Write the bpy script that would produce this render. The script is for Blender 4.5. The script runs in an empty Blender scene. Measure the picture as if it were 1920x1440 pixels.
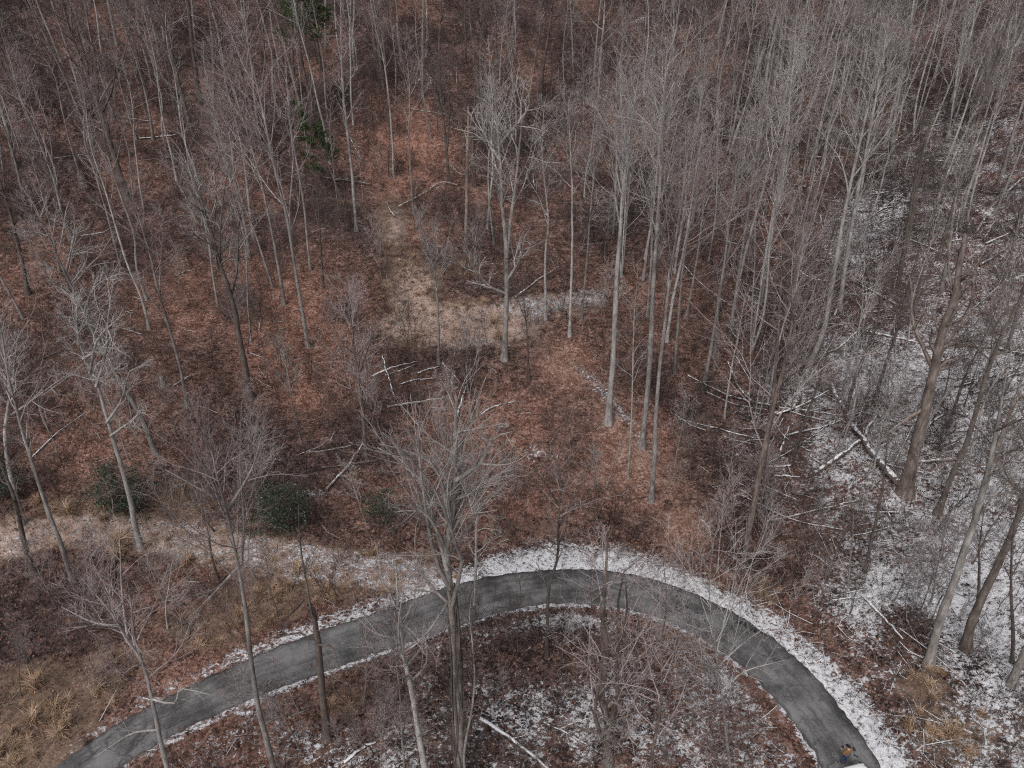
import bpy, bmesh, math, random
import numpy as np
from mathutils import Vector, Matrix

random.seed(7)
RNG = np.random.default_rng(11)
S = bpy.context.scene
COL = S.collection

# ------------------------------------------------------------------ camera
PITCH = math.radians(31.0)
FPX, CAM_H = 1379.0, 40.0
cam_data = bpy.data.cameras.new('camera')
cam_data.sensor_width = 36.0
cam_data.lens = 36.0 * FPX / 1920.0
cam_data.clip_end = 3000
cam = bpy.data.objects.new('camera', cam_data)
cam.location = (0, 0, CAM_H)
cam.rotation_euler = (math.pi / 2 - PITCH, 0, 0)
COL.objects.link(cam)
S.camera = cam

# ------------------------------------------------------------------ sky and sun (overcast)
SUN_EL, SUN_AZ = math.radians(52), math.radians(205)
W = bpy.data.worlds.new('World'); S.world = W; W.use_nodes = True
nt = W.node_tree
bg = nt.nodes['Background']
sky = nt.nodes.new('ShaderNodeTexSky'); sky.sky_type = 'NISHITA'; sky.sun_disc = False
sky.sun_elevation = SUN_EL; sky.sun_rotation = SUN_AZ
sky.air_density = 1.0; sky.dust_density = 6.0; sky.ozone_density = 1.0
hs = nt.nodes.new('ShaderNodeHueSaturation'); hs.inputs['Saturation'].default_value = 0.34
nt.links.new(sky.outputs[0], hs.inputs['Color'])
nt.links.new(hs.outputs[0], bg.inputs['Color'])
bg.inputs['Strength'].default_value = 0.11
sl = bpy.data.lights.new('sun', 'SUN'); sl.energy = 1.0; sl.angle = math.radians(25); sl.color = (1.0, 0.98, 0.96)
so = bpy.data.objects.new('sun', sl)
d = Vector((math.sin(SUN_AZ) * math.cos(SUN_EL), math.cos(SUN_AZ) * math.cos(SUN_EL), math.sin(SUN_EL)))
so.rotation_euler = d.to_track_quat('Z', 'Y').to_euler(); so.location = (0, 0, 80)
COL.objects.link(so)
S.view_settings.view_transform = 'Standard'; S.view_settings.look = 'None'
S.view_settings.gamma = 1.0; S.view_settings.exposure = 0.22
S.view_settings.use_curve_mapping = False
S.render.engine = 'CYCLES'
S.cycles.max_bounces = 3; S.cycles.diffuse_bounces = 1; S.cycles.glossy_bounces = 1
S.cycles.use_denoising = False; S.cycles.filter_width = 1.2

# ------------------------------------------------------------------ picking points of the place
CT, ST = math.cos(PITCH), math.sin(PITCH)
def ray(px, py):
    a = (px - 960.0) / FPX; b = -(py - 720.0) / FPX
    return np.array([a, CT + b * ST, -ST + b * CT])
def project(x, y, z):
    zz = z - CAM_H
    dep = np.maximum(y * CT - zz * ST, 0.5)
    up = y * ST + zz * CT
    return 960 + FPX * x / dep, 720 - FPX * up / dep
def flat(px, py):
    r = ray(px, py); t = CAM_H / -r[2]
    return r[0] * t, r[1] * t

R_OUT = [(-60, 1560), (100, 1440), (213, 1360), (283, 1320), (333, 1297), (410, 1260), (480, 1229), (550, 1201), (640, 1170), (740, 1137),
         (800, 1113), (893, 1085), (973, 1072), (1040, 1066), (1140, 1068), (1207, 1081), (1280, 1103), (1340, 1128), (1397, 1159),
         (1453, 1198), (1510, 1247), (1557, 1300), (1597, 1352), (1630, 1399), (1655, 1440), (1690, 1520), (1710, 1620)]
R_IN = [(40, 1560), (217, 1440), (293, 1393), (343, 1365), (423, 1329), (520, 1290), (587, 1267), (640, 1249), (740, 1213), (840, 1180),
        (907, 1157), (973, 1139), (1023, 1130), (1073, 1129), (1123, 1133), (1207, 1147), (1273, 1173), (1347, 1214), (1413, 1267),
        (1453, 1310), (1480, 1341), (1513, 1387), (1543, 1440), (1572, 1520), (1580, 1620)]
def resample(P, n):
    P = np.array(P, float); s = np.r_[0, np.cumsum(np.linalg.norm(np.diff(P, axis=0), axis=1))]
    u = np.linspace(0, s[-1], n)
    return np.stack([np.interp(u, s, P[:, k]) for k in range(P.shape[1])], 1)
def smooth(P, it=3):
    P = P.copy()
    for _ in range(it): P[1:-1] = .25 * P[:-2] + .5 * P[1:-1] + .25 * P[2:]
    return P
RO = smooth(resample([flat(*p) for p in R_OUT], 120), 12)
RI = smooth(resample([flat(*p) for p in R_IN], 120), 12)
RC = (RO + RI) / 2

def dist_poly(x, y, P):
    best = np.full(x.shape, 1e9)
    for a, b in zip(P[:-1], P[1:]):
        ab = b - a; L = (ab ** 2).sum() + 1e-9
        t = np.clip(((x - a[0]) * ab[0] + (y - a[1]) * ab[1]) / L, 0, 1)
        best = np.minimum(best, np.hypot(x - a[0] - t * ab[0], y - a[1] - t * ab[1]))
    return best
RCs = RC[::3]
def inside_curve(x, y):
    xs = RC[:, 0]
    P = np.vstack([RC, [[RC[-1, 0], -50], [RC[0, 0], -50]]])
    c = np.zeros(x.shape, bool)
    for (x0, y0), (x1, y1) in zip(P, np.roll(P, -1, 0)):
        if y0 == y1: continue
        m = ((y0 > y) != (y1 > y)) & (x < (x1 - x0) * (y - y0) / (y1 - y0) + x0)
        c ^= m
    return c
def sstep(a, b, v):
    t = np.clip((v - a) / (b - a), 0, 1); return t * t * (3 - 2 * t)
def height(x, y):
    x = np.asarray(x, float); y = np.asarray(y, float)
    d = dist_poly(x, y, RCs); ins = inside_curve(x, y)
    e = np.maximum(d - 3.5, 0)
    zo = 0.19 * (np.sqrt(e * e + 16) - 4) + 0.10 * np.maximum(d - 62, 0) ** 1.05
    zi = -0.05 * (np.sqrt(e * e + 9) - 3)
    und = (0.5 * np.sin(x * .17 + 1.3) * np.sin(y * .13 + .5) + 0.28 * np.sin(x * .41 + y * .23) * np.sin(y * .37 - x * .11 + 2)
           + .12 * np.sin(x * .9 + 1.1 * np.sin(y * .5)) * np.sin(y * .83 + .7))
    far = 1 + np.clip((d - 30) / 40, 0, 1.6)
    z = np.where(ins, zi, zo) + und * sstep(2.2, 9, d) * far
    # bank at the back of the old clearing, mound beside it
    z = z + 1.2 * np.exp(-(((x - 8) / 4.2) ** 2 + ((y - 70.5) / 3) ** 2))
    return z
def h1(x, y): return float(height(np.array([x]), np.array([y]))[0])
# height lookup grid for quick picking
GX = np.linspace(-190, 190, 381); GY = np.linspace(8, 330, 323)
_gx, _gy = np.meshgrid(GX, GY)
GZ = height(_gx, _gy)
def hg(x, y):
    x = np.asarray(x, float); y = np.asarray(y, float)
    fx = np.clip((x - GX[0]) / (GX[1] - GX[0]), 0, len(GX) - 1.001); fy = np.clip((y - GY[0]) / (GY[1] - GY[0]), 0, len(GY) - 1.001)
    i = fx.astype(int); j = fy.astype(int); u = fx - i; v = fy - j
    return GZ[j, i] * (1 - u) * (1 - v) + GZ[j, i + 1] * u * (1 - v) + GZ[j + 1, i] * (1 - u) * v + GZ[j + 1, i + 1] * u * v
def ground_at(px, py):
    r = ray(px, py); t = np.linspace(15, 330, 3200)
    P = r[None] * t[:, None]; P[:, 2] += CAM_H
    below = P[:, 2] < hg(P[:, 0], P[:, 1])
    k = int(np.argmax(below)) if below.any() else -1
    p = P[k]; return np.array([p[0], p[1], h1(p[0], p[1])])
def on_plane(px, py, Y):
    r = ray(px, py); t = Y / r[1]
    return np.array([r[0] * t, Y, CAM_H + r[2] * t])

# ------------------------------------------------------------------ materials
MATS = {}
def new_mat(name):
    m = bpy.data.materials.new(name); m.use_nodes = True
    t = m.node_tree; b = t.nodes['Principled BSDF']; b.inputs['Specular IOR Level'].default_value = 0.2
    MATS[name] = m
    return m, t, b
def N(t, kind, **kw):
    n = t.nodes.new(kind)
    for k, v in kw.items():
        if k in n.inputs: n.inputs[k].default_value = v
        else: setattr(n, k, v)
    return n
def ramp(t, src, stops):
    r = t.nodes.new('ShaderNodeValToRGB'); e = r.color_ramp.elements
    while len(e) < len(stops): e.new(0.5)
    for el, (p, c) in zip(e, stops): el.position = p; el.color = (*c, 1) if len(c) == 3 else c
    t.links.new(src, r.inputs[0]); return r.outputs[0]
def math_(t, op, a, b=None, c=None):
    n = t.nodes.new('ShaderNodeMath'); n.operation = op
    for i, v in enumerate((a, b, c)):
        if v is None: continue
        if isinstance(v, (int, float)): n.inputs[i].default_value = v
        else: t.links.new(v, n.inputs[i])
    return n.outputs[0]
def mix(t, fac, a, b, kind='MIX'):
    n = t.nodes.new('ShaderNodeMix'); n.data_type = 'RGBA'; n.blend_type = kind
    for s, v in ((n.inputs[0], fac), (n.inputs[6], a), (n.inputs[7], b)):
        if isinstance(v, (int, float)): s.default_value = v
        elif isinstance(v, tuple): s.default_value = (*v, 1) if len(v) == 3 else v
        else: t.links.new(v, s)
    return n.outputs[2]
def noise(t, vec, scale, detail=4, rough=.55, dist=0.0):
    n = N(t, 'ShaderNodeTexNoise', Scale=scale, Detail=detail, Roughness=rough, Distortion=dist)
    t.links.new(vec, n.inputs['Vector']); return n.outputs['Fac']
def attr(t, name):
    n = t.nodes.new('ShaderNodeAttribute'); n.attribute_name = name; return n.outputs['Fac']
def pos(t):
    return t.nodes.new('ShaderNodeNewGeometry').outputs['Position']
def objco(t): return t.nodes.new('ShaderNodeTexCoord').outputs['Object']
def scaled(t, vec, s):
    n = t.nodes.new('ShaderNodeMapping'); n.inputs['Scale'].default_value = s; t.links.new(vec, n.inputs['Vector']); return n.outputs[0]
def bump(t, b, hgt, strength, dist=0.05):
    n = N(t, 'ShaderNodeBump', Strength=strength, Distance=dist); t.links.new(hgt, n.inputs['Height']); t.links.new(n.outputs[0], b.inputs['Normal'])

SNOW_C = (0.66, 0.665, 0.70)
def ground_material():
    m, t, b = new_mat('forest_floor'); P = pos(t)
    vor = N(t, 'ShaderNodeTexVoronoi', Scale=5.5, Randomness=1.0)
    wp = N(t, 'ShaderNodeTexNoise', Scale=6.0, Detail=2)
    t.links.new(P, wp.inputs['Vector'])
    ad = t.nodes.new('ShaderNodeVectorMath'); ad.operation = 'MULTIPLY_ADD'
    t.links.new(wp.outputs['Color'], ad.inputs[0]); ad.inputs[1].default_value = (.25, .25, .25); t.links.new(P, ad.inputs[2])
    t.links.new(ad.outputs[0], vor.inputs['Vector'])
    sep = t.nodes.new('ShaderNodeSeparateColor'); t.links.new(vor.outputs['Color'], sep.inputs[0])
    big = noise(t, P, .16, 3); mid = noise(t, P, 1.1, 6, .65); fine = noise(t, P, 9, 5, .7)
    rust = attr(t, 'rust'); grass = attr(t, 'grass'); snow = attr(t, 'snow')
    f = math_(t, 'ADD', math_(t, 'MULTIPLY', sep.outputs[0], .34), math_(t, 'MULTIPLY', math_(t, 'ADD', math_(t, 'MULTIPLY', math_(t, 'SUBTRACT', fine, .5), 1.7), .5), .55))
    f = math_(t, 'ADD', f, math_(t, 'MULTIPLY', math_(t, 'SUBTRACT', mid, .5), .9))
    f = math_(t, 'ADD', f, math_(t, 'MULTIPLY', math_(t, 'SUBTRACT', rust, .4), .30))
    dull = ramp(t, f, [(.20, (.011, .008, .008)), (.38, (.056, .038, .035)), (.55, (.128, .089, .082)), (.78, (.29, .22, .205))])
    rich = ramp(t, f, [(.17, (.017, .009, .007)), (.36, (.095, .042, .029)), (.53, (.195, .086, .059)), (.78, (.34, .195, .145))])
    tr = attr(t, 'trail')
    lit = mix(t, rust, dull, rich)
    lf = ramp(t, f, [(.14, (.035, .021, .017)), (.36, (.128, .072, .056)), (.54, (.215, .128, .102)), (.80, (.36, .26, .215))])
    lit = mix(t, math_(t, 'MULTIPLY', tr, .85), lit, lf)
    gn = math_(t, 'ADD', math_(t, 'MULTIPLY', noise(t, P, 6, 6, .75, .6), .55), math_(t, 'MULTIPLY', noise(t, P, 1.4, 3, .6), .45))
    gcol = ramp(t, gn, [(.30, (.035, .022, .018)), (.45, (.115, .076, .056)), (.58, (.22, .152, .115)), (.74, (.42, .33, .265))])
    gm = ramp(t, math_(t, 'ADD', math_(t, 'MULTIPLY', grass, 1.25), math_(t, 'MULTIPLY', math_(t, 'SUBTRACT', mid, .5), 1.1)), [(.42, (0, 0, 0)), (.72, (1, 1, 1))])
    c = mix(t, gm, lit, gcol)
    sh = ramp(t, math_(t, 'ADD', attr(t, 'shelf'), math_(t, 'MULTIPLY', math_(t, 'SUBTRACT', mid, .5), 1.0)), [(.3, (0, 0, 0)), (.65, (1, 1, 1))])
    scol = ramp(t, gn, [(.32, (.10, .060, .047)), (.44, (.25, .172, .14)), (.55, (.40, .30, .255)), (.70, (.56, .475, .435))])
    c = mix(t, math_(t, 'MULTIPLY', sh, .95), c, scol)
    # snow dusting caught between the leaves
    sn_f = noise(t, scaled(t, P, (1.0, 1.25, 1)), 3.2, 7, .74, .8); sn_m = noise(t, P, .55, 5, .62)
    sv = math_(t, 'ADD', snow, math_(t, 'MULTIPLY', math_(t, 'SUBTRACT', sn_f, .5), 2.6))
    sv = math_(t, 'ADD', sv, math_(t, 'MULTIPLY', math_(t, 'SUBTRACT', sn_m, .5), .95))
    sm = ramp(t, sv, [(.48, (0, 0, 0)), (.62, (1, 1, 1))])
    thin = ramp(t, math_(t, 'ADD', math_(t, 'MULTIPLY', sv, .6), math_(t, 'MULTIPLY', noise(t, P, 17, 3, .7), .6)), [(.52, (.31, .297, .31)), (.95, (.67, .675, .70))])
    c2 = mix(t, sm, c, thin)
    t.links.new(c2, b.inputs['Base Color']); b.inputs['Roughness'].default_value = .9
    hh = math_(t, 'ADD', math_(t, 'MULTIPLY', fine, .6), math_(t, 'MULTIPLY', sep.outputs[1], .5))
    bump(t, b, math_(t, 'ADD', hh, math_(t, 'MULTIPLY', sm, .3)), .8, .09)
    return m
def bark(name, c0, c1, c2, snow=0.0, vs=.22, sc=6.0):
    m, t, b = new_mat(name); O = objco(t)
    n1 = noise(t, scaled(t, O, (1, 1, vs)), sc, 6, .65); n2 = noise(t, O, .7, 4, .6)
    f = math_(t, 'ADD', math_(t, 'MULTIPLY', n1, .75), math_(t, 'MULTIPLY', math_(t, 'ADD', math_(t, 'MULTIPLY', math_(t, 'SUBTRACT', n2, .5), 1.5), .5), .42))
    col = ramp(t, f, [(.38, c0), (.58, c1), (.78, c2)])
    rnd = t.nodes.new('ShaderNodeObjectInfo').outputs['Random']
    br = math_(t, 'ADD', math_(t, 'MULTIPLY', rnd, .4), .8)
    vm = t.nodes.new('ShaderNodeVectorMath'); vm.operation = 'SCALE'; t.links.new(col, vm.inputs[0]); t.links.new(br, vm.inputs['Scale'])
    out = vm.outputs[0]
    if snow:
        g = t.nodes.new('ShaderNodeNewGeometry'); sp = t.nodes.new('ShaderNodeSeparateXYZ'); t.links.new(g.outputs['Normal'], sp.inputs[0])
        f2 = math_(t, 'ADD', sp.outputs[2], math_(t, 'MULTIPLY', math_(t, 'SUBTRACT', noise(t, g.outputs['Position'], 2.2, 5, .6), .5), 2.2))
        k = ramp(t, f2, [(1.0 - snow * .75, (0, 0, 0)), (1.0 - snow * .75 + .14, (1, 1, 1))])
        out = mix(t, k, out, SNOW_C)
    t.links.new(out, b.inputs['Base Color']); b.inputs['Roughness'].default_value = .92
    bump(t, b, n1, .5, .03)
    return m
ground_material()
bark('bark_pale', (.13, .118, .112), (.30, .284, .274), (.49, .47, .46))
bark('bark_grey', (.085, .075, .071), (.20, .183, .174), (.37, .345, .33))
bark('bark_dark', (.045, .036, .032), (.10, .081, .073), (.19, .162, .146))
bark('bark_brown', (.042, .032, .029), (.11, .085, .076), (.22, .18, .16))
bark('bark_dead', (.075, .056, .05), (.18, .143, .126), (.34, .29, .265))
bark('twig_pale', (.21, .192, .185), (.33, .308, .298), (.46, .43, .42))
bark('twig_pink', (.17, .135, .131), (.285, .238, .233), (.41, .355, .35))
bark('twig_dark', (.07, .055, .05), (.13, .105, .097), (.20, .168, .157))
bark('log_snowy', (.07, .052, .045), (.15, .118, .10), (.27, .225, .20), snow=.75, vs=1)
bark('log_bare', (.10, .08, .072), (.21, .175, .157), (.40, .35, .325), snow=.18, vs=1)
bark('stick_bare', (.06, .045, .04), (.12, .095, .086), (.24, .20, .185), vs=1)
bark('log_dark', (.045, .034, .03), (.09, .07, .062), (.17, .138, .123), snow=.3, vs=1)
bark('brush_twig', (.075, .053, .049), (.135, .10, .093), (.22, .17, .16))
bark('brush_dark', (.022, .016, .015), (.045, .034, .031), (.085, .066, .061))
def simple(name, c, rough=.6, metal=0, var=.0, spec=.3):
    m, t, b = new_mat(name); b.inputs['Roughness'].default_value = rough; b.inputs['Metallic'].default_value = metal
    b.inputs['Specular IOR Level'].default_value = spec
    if var:
        n = noise(t, objco(t), 6, 4)
        col = ramp(t, n, [(.3, tuple(x * (1 - var) for x in c)), (.7, tuple(x * (1 + var) for x in c))]); t.links.new(col, b.inputs['Base Color'])
    else: b.inputs['Base Color'].default_value = (*c, 1)
    return m
def island_mat(name, stops, rough=.8):
    m, t, b = new_mat(name); g = t.nodes.new('ShaderNodeNewGeometry')
    t.links.new(ramp(t, g.outputs['Random Per Island'], stops), b.inputs['Base Color']); b.inputs['Roughness'].default_value = rough
    return m
island_mat('dry_grass', [(0, (.13, .08, .052)), (.35, (.31, .205, .135)), (.8, (.52, .39, .285)), (1, (.40, .21, .10))])
island_mat('leaf_litter', [(0, (.05, .03, .024)), (.35, (.13, .072, .053)), (.75, (.21, .105, .068)), (1, (.30, .20, .15))])
island_mat('holly_leaf', [(0, (.014, .026, .016)), (.5, (.028, .045, .028)), (.88, (.056, .08, .05)), (.95, (.12, .15, .11)), (1, (.24, .26, .24))], .5)
island_mat('pine_needle', [(0, (.026, .044, .018)), (.5, (.050, .078, .032)), (1, (.11, .135, .06))], .6)
island_mat('oak_leaf', [(0, (.16, .075, .035)), (.6, (.26, .13, .06)), (1, (.34, .20, .10))])
def asphalt():
    m, t, b = new_mat('asphalt'); P = pos(t)
    u = attr(t, 'across'); s = attr(t, 'along')
    cmb = t.nodes.new('ShaderNodeCombineXYZ'); t.links.new(u, cmb.inputs[0]); t.links.new(s, cmb.inputs[1])
    st = noise(t, scaled(t, cmb.outputs[0], (7, .10, 1)), 1.0, 5, .6)
    st2 = noise(t, scaled(t, cmb.outputs[0], (30, .3, 1)), 1.0, 3, .6)
    blot = noise(t, P, .45, 5, .6); fine = noise(t, P, 14, 4, .7)
    f = math_(t, 'ADD', math_(t, 'MULTIPLY', st, .42), math_(t, 'MULTIPLY', math_(t, 'ADD', math_(t, 'MULTIPLY', math_(t, 'SUBTRACT', blot, .5), 1.6), .5), .55))
    f = math_(t, 'ADD', f, math_(t, 'MULTIPLY', math_(t, 'SUBTRACT', fine, .5), .5))
    f = math_(t, 'ADD', f, math_(t, 'MULTIPLY', math_(t, 'SUBTRACT', st2, .5), .22))
    c = ramp(t, f, [(.33, (.046, .045, .045)), (.47, (.098, .096, .097)), (.62, (.178, .174, .176))])
    # damp edges
    au = math_(t, 'ABSOLUTE', math_(t, 'SUBTRACT', u, .5))
    edge = ramp(t, math_(t, 'ADD', au, math_(t, 'MULTIPLY', math_(t, 'SUBTRACT', noise(t, P, 1.3, 5, .65), .5), .25)), [(.44, (0, 0, 0)), (.50, (1, 1, 1))])
    c = mix(t, math_(t, 'MULTIPLY', edge, .55), c, (.035, .032, .032))
    # hairline cracks
    v = N(t, 'ShaderNodeTexVoronoi', Scale=.55); v.feature = 'DISTANCE_TO_EDGE'
    wn = N(t, 'ShaderNodeTexNoise', Scale=1.6, Detail=5); t.links.new(P, wn.inputs['Vector'])
    ad = t.nodes.new('ShaderNodeVectorMath'); ad.operation = 'MULTIPLY_ADD'; t.links.new(wn.outputs['Color'], ad.inputs[0]); ad.inputs[1].default_value = (.9, .9, 0); t.links.new(P, ad.inputs[2])
    t.links.new(ad.outputs[0], v.inputs['Vector'])
    ck = ramp(t, v.outputs['Distance'], [(.010, (1, 1, 1)), (.034, (0, 0, 0))])
    ck = math_(t, 'MULTIPLY', ck, ramp(t, noise(t, P, .3, 3), [(.44, (0, 0, 0)), (.54, (1, 1, 1))]))
    c = mix(t, math_(t, 'MULTIPLY', ck, .6), c, (.03, .028, .028))
    t.links.new(c, b.inputs['Base Color']); b.inputs['Roughness'].default_value = .75
    bump(t, b, fine, .25, .01)
asphalt()
simple('asphalt_patch', (.026, .025, .027), .7, var=.3)
simple('jacket', (.17, .10, .048), .85, var=.15); simple('denim', (.030, .050, .095), .9, var=.25); simple('skin', (.45, .27, .20), .6)
simple('black_cloth', (.012, .011, .012), .8); simple('boot', (.02, .017, .015), .7); simple('black_plastic', (.015, .015, .016), .4)
simple('car_paint', (.80, .81, .82), .22, spec=.5); simple('car_glass', (.012, .014, .017), .06, spec=.6); simple('rubber', (.02, .02, .02), .85)
simple('alloy', (.5, .5, .52), .3, .9); simple('lamp_glass', (.55, .56, .58), .12, spec=.6); simple('tail_red', (.35, .01, .01), .2); simple('plate', (.7, .7, .68), .5)
simple('grip_tube', (.012, .012, .012), .6); simple('stone', (.27, .25, .24), .9, var=.35)

# ------------------------------------------------------------------ mesh helpers
def mesh_np(name, V, Fq, mat, smooth_=True, attrs=None):
    me = bpy.data.meshes.new(name)
    V = np.asarray(V, np.float32); Fq = np.asarray(Fq, np.int32); k = Fq.shape[1]
    me.vertices.add(len(V)); me.vertices.foreach_set('co', V.ravel())
    me.loops.add(Fq.size); me.loops.foreach_set('vertex_index', Fq.ravel())
    me.polygons.add(len(Fq)); me.polygons.foreach_set('loop_start', np.arange(0, Fq.size, k, dtype=np.int32))
    me.polygons.foreach_set('loop_total', np.full(len(Fq), k, np.int32))
    me.polygons.foreach_set('use_smooth', np.full(len(Fq), smooth_, bool))
    for a, v in (attrs or {}).items():
        at = me.attributes.new(a, 'FLOAT', 'POINT'); at.data.foreach_set('value', np.asarray(v, np.float32))
    if mat: me.materials.append(MATS[mat])
    me.update(calc_edges=True); me.validate()
    return me
def link(name, me, parent=None):
    o = bpy.data.objects.new(name, me); COL.objects.link(o)
    if parent: o.parent = parent
    return o
def tag(o, label=None, cat=None, group=None, kind=None):
    for k, v in (('label', label), ('category', cat), ('group', group), ('kind', kind)):
        if v: o[k] = v
    return o
def empty(name, loc=(0, 0, 0)):
    o = bpy.data.objects.new(name, None); o.location = loc; o.empty_display_size = .3; COL.objects.link(o); return o

def nrm(v): return v / np.maximum(np.linalg.norm(v, axis=-1, keepdims=True), 1e-9)
class Tubes:
    """collects batches of tapering tubes and joins them into one mesh of quads"""
    def __init__(s): s.V = []; s.F = []; s.n = 0
    def add(s, P, R, sides):
        P = np.asarray(P, float); R = np.asarray(R, float)
        n, k, _ = P.shape
        T = np.empty_like(P); T[:, 1:-1] = P[:, 2:] - P[:, :-2]; T[:, 0] = P[:, 1] - P[:, 0]; T[:, -1] = P[:, -1] - P[:, -2]; T = nrm(T)
        md = nrm(P[:, -1] - P[:, 0]); ref = np.where(np.abs(md[:, 2:3]) > .7, np.array([[.97, .24, 0]]), np.array([[0, 0, 1.0]]))
        U = nrm(np.cross(T, ref[:, None, :])); Vv = np.cross(T, U)
        a = np.arange(sides) * 2 * math.pi / sides
        ring = P[:, :, None, :] + R[:, :, None, None] * (np.cos(a)[None, None, :, None] * U[:, :, None, :] + np.sin(a)[None, None, :, None] * Vv[:, :, None, :])
        s.V.append(ring.reshape(-1, 3))
        idx = s.n + np.arange(n * k * sides).reshape(n, k, sides)
        A = idx[:, :-1]; B = idx[:, 1:]
        f = np.stack([A, np.roll(A, -1, 2), np.roll(B, -1, 2), B], -1).reshape(-1, 4)
        s.F.append(f); s.n += n * k * sides
    def mesh(s, name, mat): return mesh_np(name, np.concatenate(s.V), np.concatenate(s.F), mat)

def shoots(rng, P, R, K, t0, t1, ang, lenf, seg, wob, trop, rmin, rfac=.6, taper=.25, lens=None, jit=.25):
    """children growing off a batch of parent polylines"""
    n, k, _ = P.shape
    t = t0 + (t1 - t0) * (np.arange(K)[None] + rng.uniform(.1, .9, (n, K))) / K
    f = t * (k - 1); i = np.minimum(f.astype(int), k - 2); w = (f - i)[..., None]
    ar = np.arange(n)[:, None]
    p0 = P[ar, i] * (1 - w) + P[ar, i + 1] * w
    r0 = R[ar, i] * (1 - w[..., 0]) + R[ar, i + 1] * w[..., 0]
    T = nrm(P[ar, i + 1] - P[ar, i])
    ref = np.where(np.abs(T[..., 2:3]) > .8, np.array([1.0, 0, 0]), np.array([0, 0, 1.0]))
    U = nrm(np.cross(T, ref)); Vv = np.cross(T, U)
    az = np.arange(K)[None] * 2.4 + rng.uniform(0, 6.28, (n, 1)) + rng.normal(0, .5, (n, K))
    al = ang + rng.normal(0, .16, (n, K))
    D = np.cos(al)[..., None] * T + np.sin(al)[..., None] * (np.cos(az)[..., None] * U + np.sin(az)[..., None] * Vv)
    Lp = np.linalg.norm(np.diff(P, axis=1), axis=2).sum(1)[:, None] if lens is None else lens
    L = Lp * lenf * (1.0 - .62 * (t - t0) / max(1e-6, t1 - t0)) * rng.uniform(1 - jit, 1 + jit, (n, K))
    p = p0.reshape(-1, 3); D = nrm(D.reshape(-1, 3)); L = L.ravel(); rr = np.maximum(r0.ravel() * rfac, rmin)
    out = [p]
    for s_ in range(seg):
        D = nrm(D + rng.normal(0, wob, D.shape) + np.array([0, 0, trop]))
        p = p + D * (L / seg)[:, None]; out.append(p)
    Q = np.stack(out, 1); u = np.linspace(0, 1, seg + 1)[None]
    RR = np.maximum(rr[:, None] * (1 - (1 - taper) * u), rmin * (1 - .45 * u))
    return Q, RR

STYLE = {  # crown start, limbs, angle, length / H, wobble, upward pull, branches, twigs, sprays
    'poplar': dict(cs=.50, n1=14, a1=.52, l1=.21, wob=.10, tr=.07, n2=7, n3=6, n4=2),
    'fan':    dict(cs=.36, n1=12, a1=.58, l1=.40, wob=.12, tr=.07, n2=8, n3=7, n4=2),
    'oak':    dict(cs=.40, n1=12, a1=.85, l1=.36, wob=.17, tr=.06, n2=8, n3=7, n4=2),
    'pole':   dict(cs=.45, n1=12, a1=.62, l1=.14, wob=.10, tr=.06, n2=6, n3=5, n4=0),
    'small':  dict(cs=.28, n1=13, a1=.70, l1=.34, wob=.12, tr=.05, n2=8, n3=6, n4=0),
    'thicket':dict(cs=.12, n1=16, a1=.70, l1=.42, wob=.13, tr=.05, n2=9, n3=6, n4=2),
    'dead':   dict(cs=.45, n1=7, a1=.9, l1=.16, wob=.22, tr=.02, n2=3, n3=0, n4=0),
}
def catmull(P, n):
    P = np.asarray(P, float)
    if len(P) == 2: P = np.array([P[0], P[0] * .5 + P[1] * .5, P[1]])
    Q = np.vstack([2 * P[0] - P[1], P, 2 * P[-1] - P[-2]])
    s = np.r_[0, np.cumsum(np.linalg.norm(np.diff(P, axis=0), axis=1))]; u = np.linspace(0, s[-1], n); out = []
    for v in u:
        i = min(int(np.searchsorted(s, v, 'right')) - 1, len(P) - 2); t = (v - s[i]) / max(1e-9, s[i + 1] - s[i])
        a, b, c, dd = Q[i], Q[i + 1], Q[i + 2], Q[i + 3]
        out.append(.5 * ((2 * b) + (c - a) * t + (2 * a - 5 * b + 4 * c - dd) * t * t + (-a + 3 * b - 3 * c + dd) * t ** 3))
    return np.array(out)
def trunk_radius(P, r, tip, flare=.75):
    hgt = np.linalg.norm(np.diff(P, axis=0), axis=1).cumsum(); hgt = np.r_[0, hgt]; u = hgt / hgt[-1]
    return r * ((1 - u) ** .8 * (1 - tip) + tip) * (1 + flare * np.exp(-np.maximum(hgt - .25, 0) / (1.6 * r + .12)))
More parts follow.
